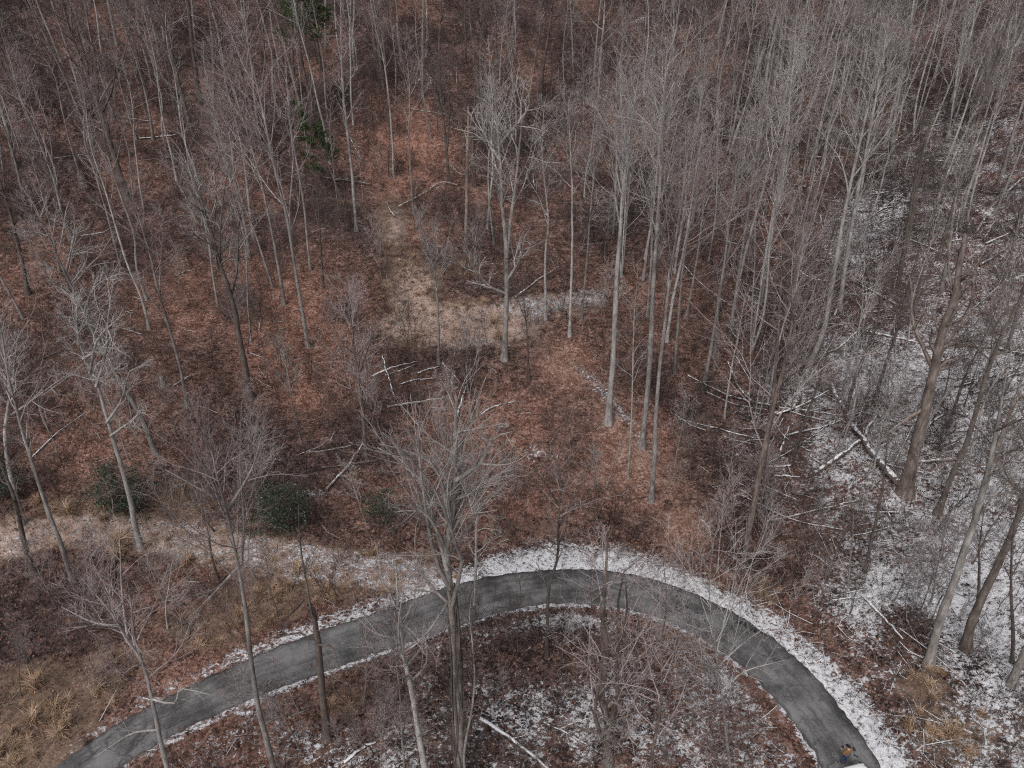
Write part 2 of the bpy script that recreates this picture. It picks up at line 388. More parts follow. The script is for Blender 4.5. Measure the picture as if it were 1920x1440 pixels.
def crown_levels(rng, TP, TR, LP, LR, st, H, dens=1.0, auto=True, lmul=1.0):
    """returns limbs (batches), twig tubes"""
    seg1 = 7; limbs = []
    if auto:
        n1 = max(3, int(st['n1']))
        Q, RR = shoots(rng, TP[None], TR[None], n1, st['cs'], .98, st['a1'], 1.0, seg1, st['wob'], st['tr'], .012, .55, .22, lens=H * st['l1'] * lmul)
        limbs += [(Q[i], RR[i]) for i in range(len(Q))]
    for P, R in zip(LP, LR): limbs.append((catmull(P, seg1 + 1), np.interp(np.linspace(0, 1, seg1 + 1), np.linspace(0, 1, len(R)), R)))
    # the leader's own top grows branches too
    k = len(TP); i0 = int(k * .6); top = catmull(TP[i0:], seg1 + 1); tr = np.interp(np.linspace(i0, k - 1, seg1 + 1), np.arange(k), TR)
    A = np.stack([l[0] for l in limbs] + [top]); AR = np.stack([l[1] for l in limbs] + [tr])
    tw = Tubes()
    n2 = max(2, int(round(st['n2'] * dens)))
    B, BR = shoots(rng, A, AR, n2, .22, .98, .72, .50, 5, st['wob'] * 1.2, st['tr'] * .8, .009, .5, .3, jit=.5)
    tw.add(B, BR, 3)
    if st['n3']:
        C, CR = shoots(rng, B, BR, max(2, int(round(st['n3'] * dens))), .2, 1.0, .62, .5, 3, st['wob'] * 1.3, .05, .0068, .6, .4)
        tw.add(C, CR, 3)
        if st['n4']:
            D, DR = shoots(rng, C, CR, st['n4'], .3, 1.0, .65, .6, 2, .15, .02, .0050, .7, .5)
            tw.add(D, DR, 3)
    return limbs, tw
def tree_meshes(name, seed, TP, r, style, bark_, twig, limbs=(), limb_r=(), dens=1.0, auto=True, tip=.10, lmul=1.0, **over):
    rng = np.random.default_rng(seed); st = dict(STYLE[style])
    st['a1'] *= rng.uniform(.8, 1.3); st['l1'] *= rng.uniform(.8, 1.2); st['cs'] = min(.75, st['cs'] * rng.uniform(.9, 1.2)); st['wob'] *= rng.uniform(.8, 1.5); st.update(over)
    H = np.linalg.norm(np.diff(TP, axis=0), axis=1).sum()
    TR = trunk_radius(TP, r, tip)
    tb = Tubes(); tb.add(TP[None], (TR * (1 + rng.normal(0, .04, TR.shape)))[None], 9)
    LB, tw = crown_levels(rng, TP, TR, limbs, limb_r, st, H, dens, auto, lmul)
    lm = []
    small = Tubes(); ns = 0
    for P, R in LB:
        if R[0] > .05:
            q = Tubes(); q.add(P[None], R[None], 5); lm.append(q.mesh(name + '_limb', bark_))
        else: tw.add(P[None], R[None], 4)
    return tb.mesh(name + '_trunk', bark_), lm, tw.mesh(name + '_crown', twig)
def assemble(name, base, trunk, limbs, crown, label, cat='tree', group=None):
    e = empty(name, base); tag(e, label, cat, group)
    link('trunk', trunk, e)
    for l in limbs: link('limb', l, e)
    if crown: link('crown', crown, e)
    return e
def copy_tree(src, loc, rot, scl, label, group):
    r = src.copy(); COL.objects.link(r); r.location = loc; r.rotation_euler = rot; r.scale = scl
    r['label'] = label; r['group'] = group
    for ch in src.children:
        c = ch.copy(); COL.objects.link(c); c.parent = r
    return r

# ------------------------------------------------------------------ ground masks (what lies where on the floor of the wood)
def blob(px, py, cx, cy, rx, ry, s=1.0, ang=0):
    a = math.radians(ang); dx = px - cx; dy = py - cy
    u = (dx * math.cos(a) + dy * math.sin(a)) / rx; v = (-dx * math.sin(a) + dy * math.cos(a)) / ry
    return s * np.exp(-(u * u + v * v) ** 1.3)
LANE_PX = [(-160, 1045), (-40, 1028), (60, 1004), (150, 990), (240, 997), (330, 1012), (430, 1032), (520, 1046), (610, 1056), (690, 1066), (760, 1082), (815, 1098)]
LANE = smooth(resample([ground_at(*p)[:2] for p in LANE_PX], 40), 3)
TRAIL_PX = [(705, 370), (735, 410), (745, 455), (765, 510), (790, 560), (840, 595), (905, 605), (985, 625), (1040, 670), (1095, 725), (1150, 790), (1205, 860), (1255, 930), (1285, 1000)]
TRAIL = smooth(resample([ground_at(*p)[:2] for p in TRAIL_PX], 40), 3)
CLEAR_PX = [(770, 590), (850, 600), (930, 592), (1000, 575), (1070, 565), (1150, 556)]
CLEAR = smooth(resample([ground_at(*p)[:2] for p in CLEAR_PX], 16), 2)
EDGE_PX = [(1085, 690), (1140, 745), (1185, 800), (1225, 845)]
EDGE = resample([ground_at(*p)[:2] for p in EDGE_PX], 12)
def masks(x, y, z):
    px, py = project(x, y, z)
    d = dist_poly(x, y, RCs); ins = inside_curve(x, y)
    dl = dist_poly(x, y, LANE); dt = dist_poly(x, y, TRAIL); dc = dist_poly(x, y, CLEAR); de = dist_poly(x, y, EDGE)
    # snow
    bx = np.interp(py, [0, 300, 500, 640, 720, 800, 950, 1000, 1120, 1250, 1440], [1700, 1590, 1470, 1430, 1335, 1335, 1370, 1480, 1470, 1560, 1640])
    sn = .06 + .42 * sstep(-60, 130, px - bx) * sstep(100, 260, py) * ~ins + .10 * sstep(80, 330, px - bx) * sstep(350, 900, py) * ~ins
    sn += blob(px, py, 1640, 700, 170, 60, .18) + blob(px, py, 1870, 720, 120, 160, .15) + blob(px, py, 1650, 1130, 140, 60, .28) + blob(px, py, 1850, 1080, 150, 160, .22) + blob(px, py, 1590, 440, 60, 90, .2) + blob(px, py, 1590, 850, 90, 40, .15)
    sn -= blob(px, py, 1570, 560, 90, 45, .35) + blob(px, py, 1440, 1085, 70, 55, .5) + blob(px, py, 1700, 1175, 55, 60, .4) + blob(px, py, 1740, 1290, 60, 40, .35) + blob(px, py, 1460, 980, 60, 60, .3) + blob(px, py, 1480, 830, 40, 60, .2)
    wv = np.interp(px, [0, 300, 480, 640, 800, 900, 1000, 1200, 1300, 1500, 1660], [1.0, 1.2, 1.7, 1.7, 1.9, 2.4, 3.2, 3.1, 2.0, 2.3, 2.7])
    ve = np.interp(px, [0, 300, 480, 700, 800, 1000, 1700], [.30, .38, .54, .57, .68, .80, .76])
    outer = (~ins) * sstep(1.0, 1.5, d) * (1 - sstep(wv * .45, wv * 1.45, d - 1.6)) * ve
    inner = ins * (1 - sstep(.25, .75, d - 1.6)) * np.interp(px, [250, 500, 800, 1300, 1540], [.5, .66, .7, .74, .6])
    isl = ins * sstep(1.9, 3, d) * (.36 + blob(px, py, 1030, 1165, 110, 55, .35) + blob(px, py, 1060, 1330, 150, 80, .22) + blob(px, py, 700, 1400, 140, 50, .2) + blob(px, py, 1360, 1260, 90, 70, .25) + blob(px, py, 1330, 1400, 200, 90, .16)
                                    - blob(px, py, 1010, 1225, 110, 50, .4) - blob(px, py, 640, 1330, 110, 60, .3) - blob(px, py, 760, 1240, 90, 40, .18) - blob(px, py, 1240, 1170, 70, 30, .2))
    sn = np.where(ins, isl, sn)
    sn = np.maximum(sn, np.maximum(outer, inner))
    sn = np.maximum(sn, (1 - sstep(1.0, 2.6, dl)) * np.interp(px, [0, 200, 500, 650, 800], [.36, .36, .46, .53, .62]))
    sn = np.maximum(sn, (1 - sstep(1.0, 4.2, dc)) * np.interp(px, [760, 880, 1000, 1100, 1180], [.12, .38, .54, .52, .3]))
    sn = np.maximum(sn, (1 - sstep(.2, 1.5, de)) * .46)
    for b in [(905, 638, 45, 11, .55), (595, 925, 55, 14, .5), (120, 790, 70, 25, .34), (790, 160, 70, 25, .33), (1110, 170, 90, 22, .4), (1205, 42, 30, 14, .7), (720, 65, 60, 20, .2), (460, 1338, 14, 8, 1.1),
              (40, 1010, 60, 12, .55), (560, 830, 60, 12, .28), (1015, 850, 60, 25, .36), (940, 800, 20, 10, .5), (20, 1245, 40, 10, .4), (280, 320, 40, 12, .3), (1150, 640, 60, 30, .25), (1190, 690, 40, 40, .25)]:
        sn = np.maximum(sn, blob(px, py, *b))
    # dry grass
    gr = np.zeros_like(sn)
    for b in [(735, 430, 34, 66, .95), (770, 530, 66, 66, .95), (790, 610, 95, 50, .9), (890, 600, 120, 46, .8), (860, 500, 70, 28, .6), (1000, 575, 80, 25, .5), (150, 950, 120, 25, .7), (340, 935, 70, 50, .8), (210, 985, 200, 22, .55), (60, 965, 80, 20, .5),
              (620, 1095, 110, 40, .75), (500, 1130, 110, 60, .7), (390, 1180, 110, 60, .6), (230, 1240, 130, 50, .5), (80, 1320, 140, 90, .9), (60, 1410, 140, 70, .8), (170, 1290, 80, 40, .7), (1030, 990, 60, 22, .5), (800, 1040, 40, 14, .6), (950, 1005, 20, 12, .6),
              (1800, 1370, 130, 90, .62), (1740, 1290, 80, 50, .6), (1900, 1420, 100, 60, .5), (1440, 1120, 40, 40, .5), (640, 1320, 60, 50, .55), (720, 1240, 60, 30, .4), (660, 380, 30, 12, .5), (1290, 970, 40, 60, .4)]:
        gr = np.maximum(gr, blob(px, py, *b))
    gr = np.maximum(gr, .62 * (1 - sstep(1.2, 3.0, dl)))
    # rust coloured leaves
    ru = .33 + .25 * np.sin(x * .19 + 2) * np.sin(y * .15)
    for b in [(560, 620, 170, 190, .85), (330, 560, 190, 110, .7), (760, 290, 130, 110, .9), (1180, 860, 110, 130, .9), (1060, 680, 80, 60, .85), (880, 590, 90, 40, .6), (930, 790, 200, 100, .7), (230, 330, 130, 70, .6), (800, 420, 120, 70, .7), (1280, 1000, 60, 60, .7),
              (350, 1285, 130, 25, .8), (300, 1090, 90, 50, .6), (880, 940, 330, 70, .65), (200, 860, 220, 80, .6), (560, 740, 80, 60, .8), (450, 500, 60, 60, .8), (1290, 620, 70, 180, .5), (150, 560, 100, 50, .5)]:
        ru = np.maximum(ru, blob(px, py, *b))
    sn = np.where(sn < .75, sn - .10 * np.exp(-(dt / 2.6) ** 4) * (de > .9), sn)
    return np.clip(sn, 0, 1.2), np.clip(gr, 0, 1), np.clip(ru, 0, 1)
def shelf_mask(x, y):
    px, py = project(x, y, height(x, y)); dl = dist_poly(x, y, LANE)
    return np.clip(blob(px, py, 870, 612, 150, 42, 1.0, 0) + blob(px, py, 775, 545, 45, 60, .7) + blob(px, py, 738, 440, 22, 55, .55) + blob(px, py, 1050, 570, 110, 24, .7) + .62 * (1 - sstep(.9, 2.6, dl)), 0, 1)
def trail_mask(x, y):
    dt = dist_poly(x, y, TRAIL[13:]); s_ = np.exp(-(dt / 2.5) ** 4)
    px, py = project(x, y, height(x, y))
    return np.clip(np.maximum(s_ * .8, blob(px, py, 1180, 870, 75, 110, .6, -35) + blob(px, py, 870, 610, 110, 42, .45)), 0, 1)

# ------------------------------------------------------------------ ground, path, road
ax = np.unique(np.r_[np.linspace(-400, -95, 32), np.linspace(-95, 95, 400), np.linspace(95, 400, 32)])
ay = np.unique(np.r_[np.linspace(-25, 14, 22), np.linspace(14, 60, 150), np.linspace(60, 115, 120), np.linspace(115, 430, 110)])
mx, my = np.meshgrid(ax, ay); mz = height(mx, my)
# the floor is rough underfoot near the camera
rough_z = .035 * np.sin(mx * 5.1 + 3 * np.sin(my * 1.7)) * np.sin(my * 4.7 + 2 * np.sin(mx * 2.1)) + .05 * np.sin(mx * 2.2 + my * 1.3) * np.sin(my * 2.6 - mx * .7)
dR = dist_poly(mx, my, RCs)
mz2 = mz + rough_z * sstep(1.9, 4, dR) - .07 * (1 - sstep(1.35, 1.75, dR))
sn, gr, ru = masks(mx, my, mz)
nx_, ny_ = len(ax), len(ay)
gid = np.arange(nx_ * ny_).reshape(ny_, nx_)
GF = np.stack([gid[:-1, :-1], gid[:-1, 1:], gid[1:, 1:], gid[1:, :-1]], -1).reshape(-1, 4)
GV = np.stack([mx, my, mz2], -1).reshape(-1, 3)
gnd_o = link('ground', mesh_np('ground', GV, GF, 'forest_floor', True, dict(snow=sn.ravel(), grass=gr.ravel(), rust=ru.ravel(), trail=trail_mask(mx, my).ravel(), shelf=shelf_mask(mx, my).ravel())))
tag(gnd_o, 'leaf covered woodland floor with a thin patchy dusting of snow', kind='structure')

def path_sheet(name, C, w0, w1, label):
    n = 90; P = smooth(resample(C, n), 2); T = np.gradient(P, axis=0); T /= np.linalg.norm(T, axis=1)[:, None]; Nn = np.stack([-T[:, 1], T[:, 0]], 1)
    s = np.linspace(0, 1, n); w = w0 + (w1 - w0) * s
    wl = w * (1 + .16 * np.sin(s * 40) + .1 * np.sin(s * 97 + 1)); wr = w * (1 + .16 * np.sin(s * 46 + 2) + .1 * np.sin(s * 88))
    k = 7; V = []
    for j in range(k):
        u = j / (k - 1) * 2 - 1
        off = np.where(u < 0, u * wl, u * wr)[:, None] * Nn
        V.append(P + off)
    V = np.stack(V, 1).reshape(-1, 2)
    bz = np.empty(len(V))
    # sit on the rough floor: bilinear on the ground mesh
    ix = np.clip(np.searchsorted(ax, V[:, 0]) - 1, 0, nx_ - 2); iy = np.clip(np.searchsorted(ay, V[:, 1]) - 1, 0, ny_ - 2)
    u = (V[:, 0] - ax[ix]) / (ax[ix + 1] - ax[ix]); v = (V[:, 1] - ay[iy]) / (ay[iy + 1] - ay[iy])
    bz = mz2[iy, ix] * (1 - u) * (1 - v) + mz2[iy, ix + 1] * u * (1 - v) + mz2[iy + 1, ix] * (1 - u) * v + mz2[iy + 1, ix + 1] * u * v
    a, b_, c = masks(V[:, 0], V[:, 1], height(V[:, 0], V[:, 1]))
    idx = np.arange(n * k).reshape(n, k)
    F = np.stack([idx[:-1, :-1], idx[:-1, 1:], idx[1:, 1:], idx[1:, :-1]], -1).reshape(-1, 4)[:, ::-1]
    edge = np.abs(np.tile(np.linspace(-1, 1, k), n)) > .99
    zz = bz + np.where(edge, -.03, .03)
    o = link(name, mesh_np(name, np.c_[V, zz], F, 'forest_floor', True, dict(snow=a, grass=b_, rust=c, trail=trail_mask(V[:, 0], V[:, 1]), shelf=shelf_mask(V[:, 0], V[:, 1]))))
    tag(o, label, kind='structure')
path_sheet('path', LANE, .75, 1.3, 'grassy snow dusted track joining the paved road')
path_sheet('path', TRAIL[14:], .8, 1.1, 'leaf covered old roadbed descending from the clearing')

nR = 420; ro = resample(RO, nR); ri = resample(RI, nR); kk = 9
al = np.r_[0, np.cumsum(np.linalg.norm(np.diff((ro + ri) / 2, axis=0), axis=1))]
rw = np.random.default_rng(3)
jit_o = smooth(rw.normal(0, .075, (nR, 1)), 1); jit_i = smooth(rw.normal(0, .075, (nR, 1)), 1)
nn = nrm(ro - ri)
ro = ro + nn * jit_o; ri = ri - nn * jit_i
V = []; au = []; sa = []
for j in range(-1, kk + 1):
    u = min(max(j / (kk - 1), 0), 1); p = ri * (1 - u) + ro * u
    z = np.full(nR, .012 + .045 * (1 - (2 * u - 1) ** 2)) if 0 <= j < kk else np.full(nR, -.09)
    if j < 0: p = p - nn * .05
    if j >= kk: p = p + nn * .05
    V.append(np.c_[p, z]); au.append(np.full(nR, u)); sa.append(al)
V = np.stack(V, 1).reshape(-1, 3); idx = np.arange(nR * (kk + 2)).reshape(nR, kk + 2)
F = np.stack([idx[:-1, :-1], idx[:-1, 1:], idx[1:, 1:], idx[1:, :-1]], -1).reshape(-1, 4)[:, ::-1]
road = link('road', mesh_np('road', V, F, 'asphalt', True, dict(across=np.stack(au, 1).ravel(), along=np.stack(sa, 1).ravel())))
tag(road, 'single lane grey asphalt road curving through the wood', kind='structure')
def road_patch(pts, seed):
    r = np.random.default_rng(seed); c = np.mean([flat(*p) for p in pts], 0); out = []
    bm = bmesh.new(); vs = []
    for p in pts:
        x, y = flat(*p); vs.append(bm.verts.new((x, y, .066)))
    f = bm.faces.new(vs)
    if f.normal.z < 0: f.normal_flip()
    bmesh.ops.subdivide_edges(bm, edges=bm.edges[:], cuts=3)
    for v in bm.verts: v.co.x += r.normal(0, .035); v.co.y += r.normal(0, .035)
    me = bpy.data.meshes.new('asphalt_patch'); bm.to_mesh(me); bm.free(); me.materials.append(MATS['asphalt_patch']); link('asphalt_patch', me, road)
for i, pts in enumerate([[(1385, 1163), (1402, 1170), (1398, 1176), (1380, 1168)], [(1404, 1172), (1424, 1183), (1420, 1189), (1400, 1178)], [(1597, 1401), (1603, 1402), (1603, 1408), (1598, 1408)],
                         [(1604, 1416), (1608, 1420), (1607, 1423), (1603, 1418)], [(1613, 1430), (1618, 1433), (1616, 1437), (1612, 1433)], [(1280, 1132), (1293, 1139), (1291, 1142), (1279, 1136)]]):
    road_patch(pts, i)

# ------------------------------------------------------------------ the trees that stand out, traced where they stand
KEY = []
def key(name, pts, dia, style, bark_, twig, label, limbs=(), lw=.45, yo=0.0, **kw):
    """pts: trunk from base to top; limbs: forks; both as sighted in the photograph, stood at the base's distance"""
    seed = 1000 + len(KEY) * 17
    rng = np.random.default_rng(seed)
    base = ground_at(*pts[0]); Y = base[1]
    raw = [base - np.array([0, 0, .35])] if True else []
    for p in pts[1:]: raw.append(on_plane(p[0], p[1], Y))
    raw = np.array(raw)
    H = raw[-1, 2] - base[2]
    hh = np.clip((raw[:, 2] - base[2]) / max(H, .1), 0, 1)
    raw[:, 1] += rng.normal(0, .012) * H * hh + .010 * H * np.sin(hh * 5 + rng.uniform(0, 6)) * hh
    TP = catmull(raw - base, 22)
    rr = np.random.default_rng(seed + 5).normal(0, .006 * H ** .5, TP.shape); rr[0] = 0; rr[:, 2] = 0; TP = TP + smooth(rr, 1)
    LP = []; LR = []
    for L in limbs:
        sgn = rng.choice([-1, 1]) * rng.uniform(.15, .5)
        P = np.array([on_plane(p[0], p[1], Y) for p in L]) - base
        # start on the trunk's own line
        j = np.argmin(np.linalg.norm(TP - P[0], axis=1)); P[0] = TP[j]
        s = np.r_[0, np.cumsum(np.linalg.norm(np.diff(P, axis=0), axis=1))]; P[:, 1] += TP[j, 1] + sgn * s * .5
        LP.append(P); u = np.linspace(0, 1, len(L)); LR.append(dia / 2 * lw * (1 - .82 * u))
    tm, lm, cm = tree_meshes(name, seed, TP, dia / 2, style, bark_, twig, LP, LR, **kw)
    e = assemble(name, base, tm, lm, cm, label, 'tree')
    KEY.append((base, e, TP, dia)); return e

# --- foreground, between the camera and the road
key('bare_tree', [(330, 1500), (312, 1430), (285, 1310), (268, 1245), (238, 1205), (205, 1150), (150, 1085)], .30, 'small', 'bark_pale', 'twig_pink', 'pale crooked tree with three spreading limbs beside the lower left end of the road',
    limbs=[[(238, 1205), (222, 1130), (213, 1060), (205, 1000)], [(272, 1260), (262, 1180), (265, 1090), (262, 1030)], [(222, 1190), (175, 1165), (120, 1130)], [(285, 1310), (330, 1310), (350, 1270), (405, 1270)], [(300, 1370), (250, 1365), (195, 1390)]], cs=.55, lmul=.8)
key('bare_tree', [(520, 1465), (500, 1390), (478, 1300), (455, 1150), (440, 1065), (424, 985), (400, 890), (385, 800)], .34, 'fan', 'bark_grey', 'twig_pink', 'tree with pinkish fan crown in front of the road, left of the broken trunk',
    limbs=[[(440, 1065), (446, 1000), (432, 920), (425, 800)], [(432, 1020), (405, 950), (365, 880), (330, 815)], [(445, 985), (462, 900), (480, 830)], [(437, 1080), (405, 1110), (360, 1150)], [(424, 985), (385, 930), (310, 880)]], cs=.62, lmul=.62)
key('broken_tree', [(612, 1385), (603, 1270), (598, 1200), (590, 1140), (583, 1125)], .46, 'dead', 'bark_dark', 'twig_dark', 'dark broken trunk with one thin leader standing at the inner road edge',
    limbs=[[(588, 1140), (570, 1085), (556, 1030), (545, 950)], [(598, 1195), (625, 1200), (640, 1230)]], tip=.55, lw=.3, auto=False)
key('bare_tree', [(866, 1475), (862, 1380), (858, 1250), (850, 1150), (845, 1095), (838, 1020), (852, 940), (855, 850), (858, 740)], .62, 'fan', 'bark_grey', 'twig_pale', 'big vine wrapped tree with a broad pale fan crown in the near centre',
    limbs=[[(845, 1100), (825, 1060), (808, 985), (798, 900), (790, 800), (795, 725)], [(848, 1120), (868, 1030), (850, 960), (832, 890), (800, 820), (735, 740)], [(838, 1040), (812, 980), (780, 910), (740, 880), (700, 865)], [(852, 1020), (862, 940), (860, 880), (880, 800), (890, 760)],
           [(845, 1140), (805, 1095), (775, 1055)], [(850, 970), (820, 890), (770, 860), (705, 850)], [(857, 900), (900, 860), (925, 810), (960, 795)], [(815, 1000), (800, 940), (745, 930)]], cs=.66, lw=.36, lmul=.5, dens=.9)
key('bare_tree', [(805, 1490), (790, 1400), (772, 1310), (762, 1270), (752, 1200), (744, 1130), (740, 1060)], .40, 'small', 'bark_pale', 'twig_pink', 'mottled pale leaning trunk left of the vine wrapped tree, snow around its foot',
    limbs=[[(762, 1270), (752, 1215), (750, 1150), (765, 1060)], [(770, 1300), (800, 1240), (795, 1150)]], cs=.55, lmul=.6)
key('bare_tree', [(1025, 1232), (1027, 1150), (1030, 1100), (1046, 1040), (1048, 980), (1052, 900), (1045, 850)], .26, 'pole', 'bark_dark', 'twig_pink', 'slender dark tree with an elbow in its trunk against the top of the bend',
    limbs=[[(1030, 1110), (1020, 1090), (1005, 1060)], [(1047, 1000), (1075, 950), (1095, 920)], [(1050, 950), (1020, 900), (1000, 870)]], lmul=1.2, lw=.6)
key('bare_tree', [(1142, 1432), (1140, 1360), (1128, 1300), (1138, 1220), (1130, 1150), (1135, 1080), (1140, 1000)], .50, 'thicket', 'bark_brown', 'twig_pink', 'gnarled many stemmed tree tangled with vines inside the bend',
    limbs=[[(1140, 1400), (1118, 1350), (1115, 1290), (1125, 1220), (1120, 1120)], [(1140, 1380), (1170, 1320), (1180, 1250), (1165, 1180), (1185, 1110), (1230, 1090)], [(1142, 1360), (1155, 1280), (1150, 1180), (1165, 1080), (1160, 1020)], [(1130, 1260), (1105, 1230), (1085, 1215)], [(1165, 1330), (1190, 1290), (1205, 1200)], [(1145, 1400), (1175, 1370), (1195, 1385)]], lw=.62, lmul=.5, dens=.8)
key('bare_tree', [(1375, 1490), (1362, 1380), (1348, 1270), (1338, 1190), (1330, 1100), (1335, 1010)], .20, 'small', 'bark_grey', 'twig_pale', 'slim tree whose pale fine branches cross the right arm of the road',
    limbs=[[(1345, 1250), (1390, 1215), (1430, 1190)], [(1352, 1300), (1400, 1270), (1480, 1265)], [(1342, 1220), (1375, 1150), (1395, 1090)], [(1348, 1275), (1300, 1200), (1285, 1120)]], lw=.5, cs=.45)
key('bare_tree', [(890, 1135), (892, 1060), (893, 1000), (900, 940), (925, 890)], .22, 'small', 'bark_pale', 'twig_pale', 'thin pale tree on the snowy verge just right of the fan crowned tree',
    limbs=[[(895, 970), (930, 920), (960, 890), (990, 880)], [(893, 990), (875, 930), (860, 880)]], lmul=.8)
key('bare_tree', [(760, 1500), (755, 1400), (748, 1300), (740, 1230), (748, 1180)], .16, 'small', 'bark_grey', 'twig_dark', 'twiggy low tree at the bottom edge left of the mottled trunk')
key('bare_tree', [(880, 1490), (870, 1420), (885, 1330), (890, 1260), (880, 1170), (885, 1120)], .17, 'pole', 'bark_grey', 'twig_dark', 'thin vine stem rising close behind the vine wrapped tree', lmul=1.2)
key('bare_tree', [(1215, 1500), (1225, 1400), (1240, 1300), (1240, 1210), (1250, 1140), (1245, 1060)], .20, 'small', 'bark_brown', 'twig_pink', 'twiggy brown tree right of the gnarled one inside the bend', limbs=[[(1240, 1250), (1270, 1180), (1290, 1130)]])
key('bare_tree', [(1330, 1500), (1345, 1420), (1330, 1350), (1345, 1280), (1310, 1220)], .16, 'thicket', 'bark_brown', 'twig_dark', 'tangled brown thicket tree at the bottom beside the inner road edge', lmul=.7)
# --- left
key('bare_tree', [(264, 1030), (252, 975), (240, 915), (215, 820), (196, 750), (185, 715), (158, 660), (145, 610), (125, 560)], .42, 'oak', 'bark_pale', 'twig_pale', 'pale smooth tree forking in a wide Y in front of the dark left holly',
    limbs=[[(185, 718), (193, 670), (190, 600), (192, 545)], [(150, 640), (150, 600), (155, 550)], [(205, 790), (228, 750), (240, 700), (282, 690)], [(210, 805), (240, 790), (265, 770), (282, 740)], [(192, 670), (205, 640), (220, 610), (240, 600)], [(175, 700), (190, 630), (230, 590), (245, 565)]], cs=.70, lmul=.42, lw=.5)
key('bare_tree', [(470, 748), (457, 680), (445, 620), (430, 550), (412, 500), (395, 440), (375, 370), (350, 300)], .62, 'fan', 'bark_dark', 'twig_pale', 'large dark trunk topped by a pale fan crown, on rust leaves at mid left',
    limbs=[[(412, 500), (415, 440), (425, 370), (440, 300)], [(405, 480), (375, 430), (340, 370), (318, 320)], [(395, 440), (400, 370), (390, 300)], [(430, 550), (450, 490), (455, 420), (470, 360)], [(385, 410), (350, 350), (330, 300)]], cs=.55, lmul=.55, lw=.34)
key('bare_tree', [(578, 652), (567, 585), (552, 490), (540, 410), (515, 310), (490, 190), (465, 90), (450, 0)], .36, 'poplar', 'bark_pale', 'twig_pink', 'straight pale double stem rising from rust leaves left of centre', limbs=[[(560, 540), (548, 470), (540, 400), (545, 300), (530, 200)]], lw=.7)
key('bare_tree', [(533, 572), (520, 490), (498, 380), (470, 270), (440, 170), (415, 90)], .34, 'fan', 'bark_grey', 'twig_pink', 'grey tree with an upswept pink crown next to the pale double stem', lmul=.7, cs=.48)
key('bare_tree', [(470, 642), (464, 560), (460, 470), (440, 380), (420, 300)], .20, 'pole', 'bark_grey', 'twig_pink', 'thin grey pole tree just behind the large dark trunk', lmul=1.3)
key('bare_tree', [(350, 762), (340, 700), (322, 630), (300, 550), (285, 480), (262, 400), (235, 330)], .30, 'fan', 'bark_grey', 'twig_pink', 'slightly leaning pinkish grey tree between the pale Y tree and the large dark trunk', lmul=.65)
key('bare_tree', [(292, 850), (262, 780), (215, 700), (178, 635), (150, 575), (120, 510), (85, 430), (60, 380)], .42, 'oak', 'bark_grey', 'twig_pale', 'long leaning grey tree with a pale crooked crown behind the Y tree', limbs=[[(150, 575), (175, 540), (220, 520), (250, 530)], [(120, 510), (130, 450), (125, 400)], [(178, 635), (165, 580), (180, 520)]], cs=.6, lmul=.5)
key('bare_tree', [(40, 985), (20, 900), (5, 815), (13, 750), (8, 685), (-10, 620)], .40, 'oak', 'bark_pale', 'twig_pale', 'pale tree at the left edge with one long straight limb reaching right', limbs=[[(10, 790), (55, 755), (100, 720), (150, 685)], [(12, 740), (25, 690), (40, 610)]], cs=.6, lmul=.5, lw=.5)
key('bare_tree', [(135, 1090), (112, 1015), (85, 950), (52, 840), (22, 715), (5, 620), (-10, 560)], .34, 'small', 'bark_grey', 'twig_pink', 'leaning grey tree standing on the grassy track at the left', cs=.5, lmul=.6)
key('bare_tree', [(62, 1075), (45, 1010), (30, 940), (0, 860), (-30, 780)], .40, 'oak', 'bark_dark', 'twig_dark', 'dark leaning tree crossing the grassy track near the left edge', lmul=.5)
key('bare_tree', [(408, 1086), (396, 1040), (388, 990), (372, 930)], .20, 'pole', 'bark_dark', 'twig_dark', 'short dark trunk on the near edge of the grassy track')
key('bare_tree', [(313, 1180), (311, 1140), (318, 1080), (325, 1030)], .12, 'small', 'bark_pale', 'twig_pale', 'small pale tree standing in the dry grass above the road at left', lmul=1.0)
key('bare_tree', [(52, 552), (42, 490), (25, 420), (5, 350), (-15, 270)], .48, 'oak', 'bark_dark', 'twig_dark', 'dark trunk at the left edge above the long pale limb', lmul=.6)
key('bare_tree', [(240, 375), (222, 320), (205, 270), (188, 215), (165, 150), (130, 60), (100, -40)], .78, 'oak', 'bark_dark', 'twig_dark', 'massive dark spreading tree in the upper left',
    limbs=[[(190, 222), (150, 150), (115, 90), (75, 40)], [(190, 215), (215, 165), (225, 120), (260, 110), (295, 95)], [(205, 190), (220, 120), (232, 60), (230, 0)], [(180, 190), (175, 120), (160, 60), (150, 0)], [(188, 230), (140, 215), (95, 150)]], cs=.55, lmul=.6, lw=.4)
key('leaning_dead_tree', [(332, 190), (310, 150), (270, 85), (245, 45), (228, 20)], .55, 'dead', 'bark_brown', 'twig_dark', 'dark red brown leaning dead trunk in the upper left', tip=.5)
key('bare_tree', [(330, 132), (315, 80), (302, 40), (285, -10), (275, -60)], .45, 'fan', 'bark_grey', 'twig_pink', 'grey twin trunk at the top edge beside the leaning dead trunk', limbs=[[(325, 120), (322, 60), (318, 0), (330, -40)], [(322, 55), (350, 32), (370, 28), (392, 36)]], lw=.7)
key('bare_tree', [(105, 352), (98, 300), (90, 240), (65, 170), (40, 100)], .24, 'pole', 'bark_grey', 'twig_pink', 'thin grey tree on rust leaves left of the massive dark tree', lmul=1.3)
key('bare_tree', [(48, 388), (35, 330), (20, 275), (0, 225), (-30, 150)], .34, 'fan', 'bark_grey', 'twig_pale', 'grey tree at the left edge leaning out of the upper corner', lmul=.6)
